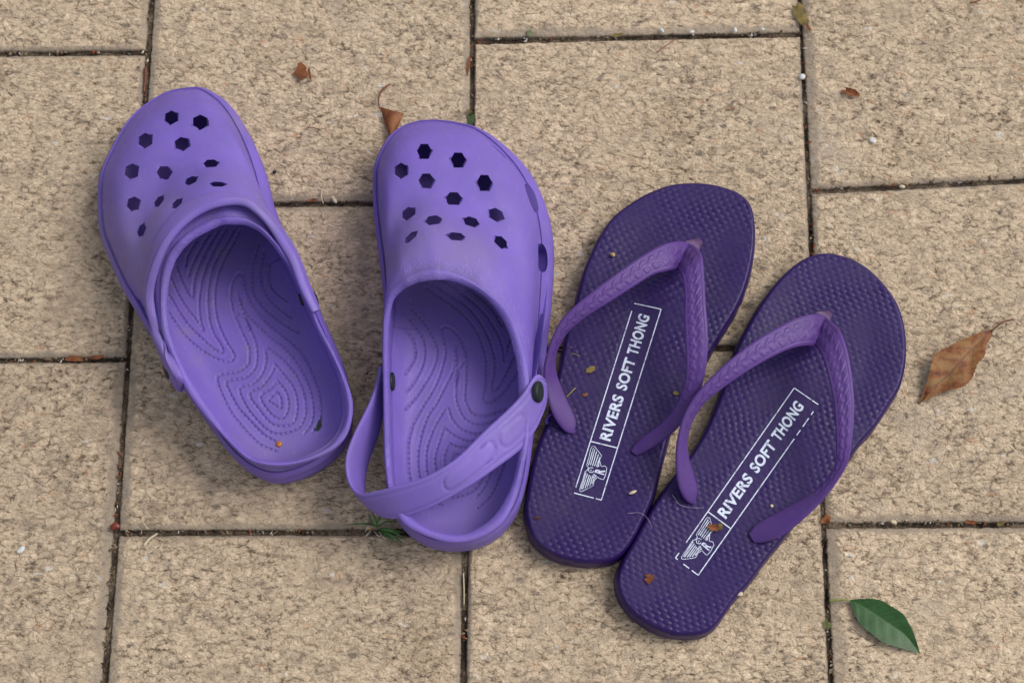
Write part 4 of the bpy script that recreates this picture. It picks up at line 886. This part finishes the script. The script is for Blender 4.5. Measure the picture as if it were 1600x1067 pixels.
scrap(497, 671, 8, 36, -12, simple('dark_blade', (.012, .03, .022), .5, .3), 22.4, .5, 'leaf_scrap', 'dark green leaf sliver on the heel of the left clog', 'leaf', seed=24)
scrap(965, 56, 20, 7, 5, M_OLIVE, -.4, .8, label='dark olive husk in the joint above the left thong', seed=25)
scrap(828, 52, 12, 12, 5, leaf_material('moss2', [(.3, (.06, .08, .03)), (.7, (.16, .18, .09))]), .2, .3, label='patch of green moss on the paver edge at the top', cat='moss', seed=26)
M_WHITE = simple('white_stone', (.52, .53, .52), .5, .15, 500, .4); M_SEED = simple('yellow_seed', (.42, .28, .10), .45, .3, 400, .5); M_ORG = simple('orange_seed', (.42, .15, .02), .35, .3, 400, .5); M_RED = simple('red_berry', (.15, .022, .012), .35, .3, 400, .5)
M_TAN = simple('tan_grain', (.50, .42, .30), .6, .2, 500, .3)
pebble(1253, 120, 6, -.6, M_WHITE, 'pebble', 'round white pebble in the joint at the upper right', 'pebble', seed=1)
pebble(1364, 219, 6, .0, M_WHITE, 'pebble', 'white stone chip on the upper right paver below the orange leaf scrap', 'pebble', seed=2, sc=(1.1, .9, .4))
pebble(33, 859, 6, .0, M_WHITE, 'pebble', 'white stone chip on the lower left paver', 'pebble', seed=3, sc=(1.3, .8, .4))
for i, (x, y, r, lb) in enumerate([(1034, 48, 4.5, 'leftmost'), (1081, 50, 4.2, 'second from the left'), (1149, 47, 4.5, 'third from the left'), (1192, 46, 3.5, 'rightmost')]):
    pebble(x, y, r, -.6, M_WHITE, 'pebble', 'white grain in the joint above the left thong, %s of four' % lb, 'pebble', 'white grains in the top joint', seed=i+4, sc=(1.2, .8, .7))
pebble(436, 694, 5.5, 20.6, M_ORG, 'seed', 'orange seed on the heel of the left clog', 'seed', seed=8)
pebble(958, 398, 4.5, 16.2, M_SEED, 'seed', 'yellow seed on the toe end of the left thong', 'seed', seed=9)
pebble(988, 769, 5, 16.2, M_TAN, 'seed', 'pale elongated seed on the heel of the left thong', 'seed', seed=10, sc=(1.5, .6, .6))
pebble(180, 822, 7, -1.5, M_RED, 'berry', 'dark red berry in the long joint at the lower left', 'berry', seed=11, sc=(1, 1.3, .8))
pebble(1410, 292, 4.5, -.3, M_TAN, 'seed', 'pale seed in the horizontal joint at the right', 'seed', seed=12, sc=(1.4, .8, .7))
pebble(1396, 815, 5, -.2, M_TAN, 'seed', 'pale chip in the lower right horizontal joint', 'seed', seed=13, sc=(.8, 1.3, .7))
pebble(577, 824, 4, .4, M_SEED, 'seed', 'round yellow seed beside the grass tuft', 'seed', seed=14)
pebble(429, 269, 4, .2, simple('black_bit', (.02, .018, .015), .7, .3), 'crumb', 'black crumb on the paver between the two clogs', 'crumb', seed=15)
M_STRAW = simple('straw', (.48, .42, .30), .6, .2, 500, .3)
twig([(225,852,1),(233,842,1.2),(246,833,.8)], .9, M_STRAW, 'grass_stalk', 'pale dry grass stalk below the joint at the lower left', 'stalk')
twig([(231,826,.5),(228,822,1),(223,815,.4)], .4, M_STRAW, 'grass_stalk', 'tiny straw fibre in the joint above the pale stalk', 'stalk')
twig([(480,199,.4),(490,200,.7),(500,203,.4)], .35, M_STEMB, 'twig', 'short reddish twig on the paver left of the right clog')
twig([(1026,82,.4),(1040,72,.7),(1055,62,.4)], .45, simple('red_twig', (.25,.10,.08), .6, .3), 'twig', 'faded red twig on the paver above the left thong')
twig([(1515,5,.4),(1525,3,.9),(1535,-2,.4)], .6, M_RUST, 'twig', 'orange twig cut by the top edge at the right')
twig([(228,105,-1),(227,125,-1),(225,145,-1.5)], 1.0, M_STEMB, 'twig', 'dark red twig in the joint behind the left clog')
twig([(724,895,-.6),(725,920,-.4),(725,945,-.6)], .45, M_STRAW, 'grass_stalk', 'straw lying in the vertical joint below the right clog', 'stalk')
twig([(980,693,17),(995,688,17.3),(1010,692,17.2),(1018,702,17),(1018,706,17)], .09, M_STRAW, 'hair', 'fine pale hair curling over the heel of the left thong', 'hair') if False else None
for i, (pts, lb) in enumerate([([(868,540,3),(880,541,10),(893,543,17.5)], 'topmost'), ([(867,545,3),(882,548,12),(905,556,17.6)], 'middle'), ([(885,620,16.4),(893,612,17.5),(899,606,17)], 'lowest')]):
    twig(pts, .5, M_OLIVE if False else simple('dry_straw', (.23, .19, .09), .7, .3), 'grass_stalk', 'dry straw under the left arm of the left thong, %s of three' % lb, 'stalk')
twig([(504,296,1),(502,306,1.4),(505,318,1)], .5, M_STRAW, 'grass_stalk', 'pale straw fibre across the joint between the two clogs', 'stalk')
pebble(522, 312, 5, -.2, M_TAN, 'seed', 'pale yellow husk in the joint between the two clogs', 'seed', seed=21, sc=(1.6, .7, .6))
scrap(488, 313, 22, 5, 3, M_RUST, -.4, .4, label='dark red sliver in the joint between the two clogs', seed=31)
M_HAIR = simple('pale_hair', (.30, .24, .32), .5, .1)
twig([(980,802,16.9),(1000,801,17.2),(1012,810,17),(1019,824,16.5)], .16, M_HAIR, 'hair', 'fine pale hair on the heel of the left thong', 'hair')
twig([(1050,772,16.9),(1062,788,17.2),(1082,793,17.2),(1100,793,16.8)], .16, M_HAIR, 'hair', 'fine pale hair on the right thong below the left strap end', 'hair')
scrap(857, 655, 9, 16, -20, M_CSTRAP, 14, 1.5, 'foam_scrap', 'torn purple foam crumb between the clog rivet and the thong', 'scrap', seed=32)
scrap(1198, 666, 5, 5, 0, M_STRAW, 16.6, .3, 'crumb', 'tiny pale crumb on the right thong near the printed frame', 'crumb', seed=33) if False else None
pebble(1206, 790, 3, 16.0, M_TAN, 'crumb', 'tiny pale crumb above the right strap end of the right thong', 'crumb', seed=34)
pebble(1156, 927, 5, 12.5, M_TAN, 'crumb', 'greyish white crumb on the right edge of the right thong heel', 'crumb', seed=35, sc=(.8, 1.1, .4))
# grass tuft by the strap of the right clog
M_GRASS = simple('grass_blade', (.055, .15, .035), .5, .4, 200, .4)
tuft = empty('grass_tuft', W(592, 828, 0)); tag(tuft, 'small tuft of green grass in the joint under the heel strap of the right clog', 'grass')
def blade(p0, p1, p2, w0, z=(0, 4, 1), m_=None):
    A = spline(Wl([(*p0, z[0]), (*p1, z[1]), (*p2, z[2])]), 14); T_ = np.gradient(A, axis=0); sd = np.cross(T_, [0, 0, 1.0]); sd /= np.linalg.norm(sd, axis=1)[:, None]+1e-9
    wv = w0*mm*np.sin(np.linspace(.5, math.pi, 14))[:, None]; L, C, Rr = A-sd*wv, A+np.array([0, 0, -.25*mm]), A+sd*wv
    V = np.vstack([np.stack([L, C, Rr], 1).reshape(-1, 3)]); V2 = V.copy(); V2[:, 2] -= .15*mm; f = grid_faces(14, 3)
    bd = grid_boundary(14, 3); fs = [(bd[i], bd[(i+1) % len(bd)], 42+bd[(i+1) % len(bd)], 42+bd[i]) for i in range(len(bd))]
    mk('blade', np.vstack([V, V2]), f+[tuple(42+i for i in q[::-1]) for q in f]+fs, m_ or M_GRASS, tuft)
for a in [((588,820),(565,818),(540,820),.55),((590,822),(586,810),(582,800),.55),((590,822),(605,815),(625,816),.55),((592,826),(612,828),(632,832),1.0),((595,828),(615,838),(631,850),.8),((596,826),(618,832),(636,845),.8),
          ((588,824),(592,812),(598,802),.8),((594,828),(610,842),(622,846),.6),((586,822),(578,808),(576,800),.6)]: blade(*a)
for a in [((580,826),(575,834),(567,840),.5),((592,830),(600,840),(612,842),.5),((584,824),(576,822),(570,832),.5),((600,838),(590,836),(584,828),.4),((605,850),(598,852),(610,846),.3)]: blade(*a, m_=M_STRAW)
# fine litter in the joints: nobody could count it
def litter():
    V, f = [], []; lines = [(V1, 0, 1067, 300), (V2, 0, 1067, 170), (V3, 0, 1067, 260)]
    def add(x, y, z, s, el, an):
        c = W(x, y, z); b0 = len(V); r_ = [random.uniform(.6, 1.2) for _ in range(6)]
        for q, i in ((1, 0), (1, 1), (1, 2), (1, 3)):
            a = an+math.pi/2*i; ll = s*(el if i % 2 == 0 else 1)*r_[i]*mm
            V.append((c[0]+math.cos(a)*ll, c[1]+math.sin(a)*ll, c[2]+random.uniform(-.3, .3)*mm))
        V.append((c[0], c[1], c[2]+s*.9*mm)); V.append((c[0], c[1], c[2]-s*.6*mm))
        for i in range(4): f.append((b0+i, b0+(i+1) % 4, b0+4)); f.append((b0+(i+1) % 4, b0+i, b0+5))
    for (vl, y0, y1, k) in lines:
        for _ in range(k):
            y = random.uniform(y0, y1); clus = .5+.5*math.sin(y*.021+vl(0)); 
            if random.random() > .35+.65*clus: continue
            add(vl(y)+random.gauss(0, 2.3), y, random.uniform(-4.5, -2), random.uniform(.35, 1.1), random.choice((1, 1, 2, 3)), random.uniform(0, 3.1))
    for (xa, xb, ya, yb, k) in ((0, 225, 84, 81, 60), (0, 198, 563, 560, 60), (430, 580, 317, 316, 40), (185, 560, 831, 829, 70), (742, 1250, 62, 51, 120), (1270, 1600, 296, 278, 90), (1295, 1600, 818, 817, 90)):
        for _ in range(k):
            q = random.random(); add(xa+(xb-xa)*q, ya+(yb-ya)*q+random.gauss(0, 1.8), random.uniform(-4.5, -2), random.uniform(.35, 1.0), random.choice((1, 1, 2, 3)), random.uniform(0, 3.1))
    m, t, b = mat('joint_litter', .8, .2); geo = N(t, 'ShaderNodeNewGeometry')
    vo = N(t, 'ShaderNodeTexVoronoi'); vo.inputs['Scale'].default_value = 350; t.links.new(geo.outputs['Position'], vo.inputs['Vector']); sp = N(t, 'ShaderNodeSeparateColor'); t.links.new(vo.outputs['Color'], sp.inputs[0])
    t.links.new(ramp(t, sp.outputs[0], [(0, (.05, .035, .025)), (.4, (.12, .08, .05)), (.62, (.22, .06, .02)), (.75, (.25, .20, .14)), (.93, (.5, .47, .42))], 'CONSTANT'), b.inputs['Base Color'])
    o = mk('joint_litter', V, f, m, smooth=False, loc=(0, 0, 0)); tag(o, 'fine brown and pale crumbs of litter lying in the paver joints', 'litter', kind='stuff')
litter()
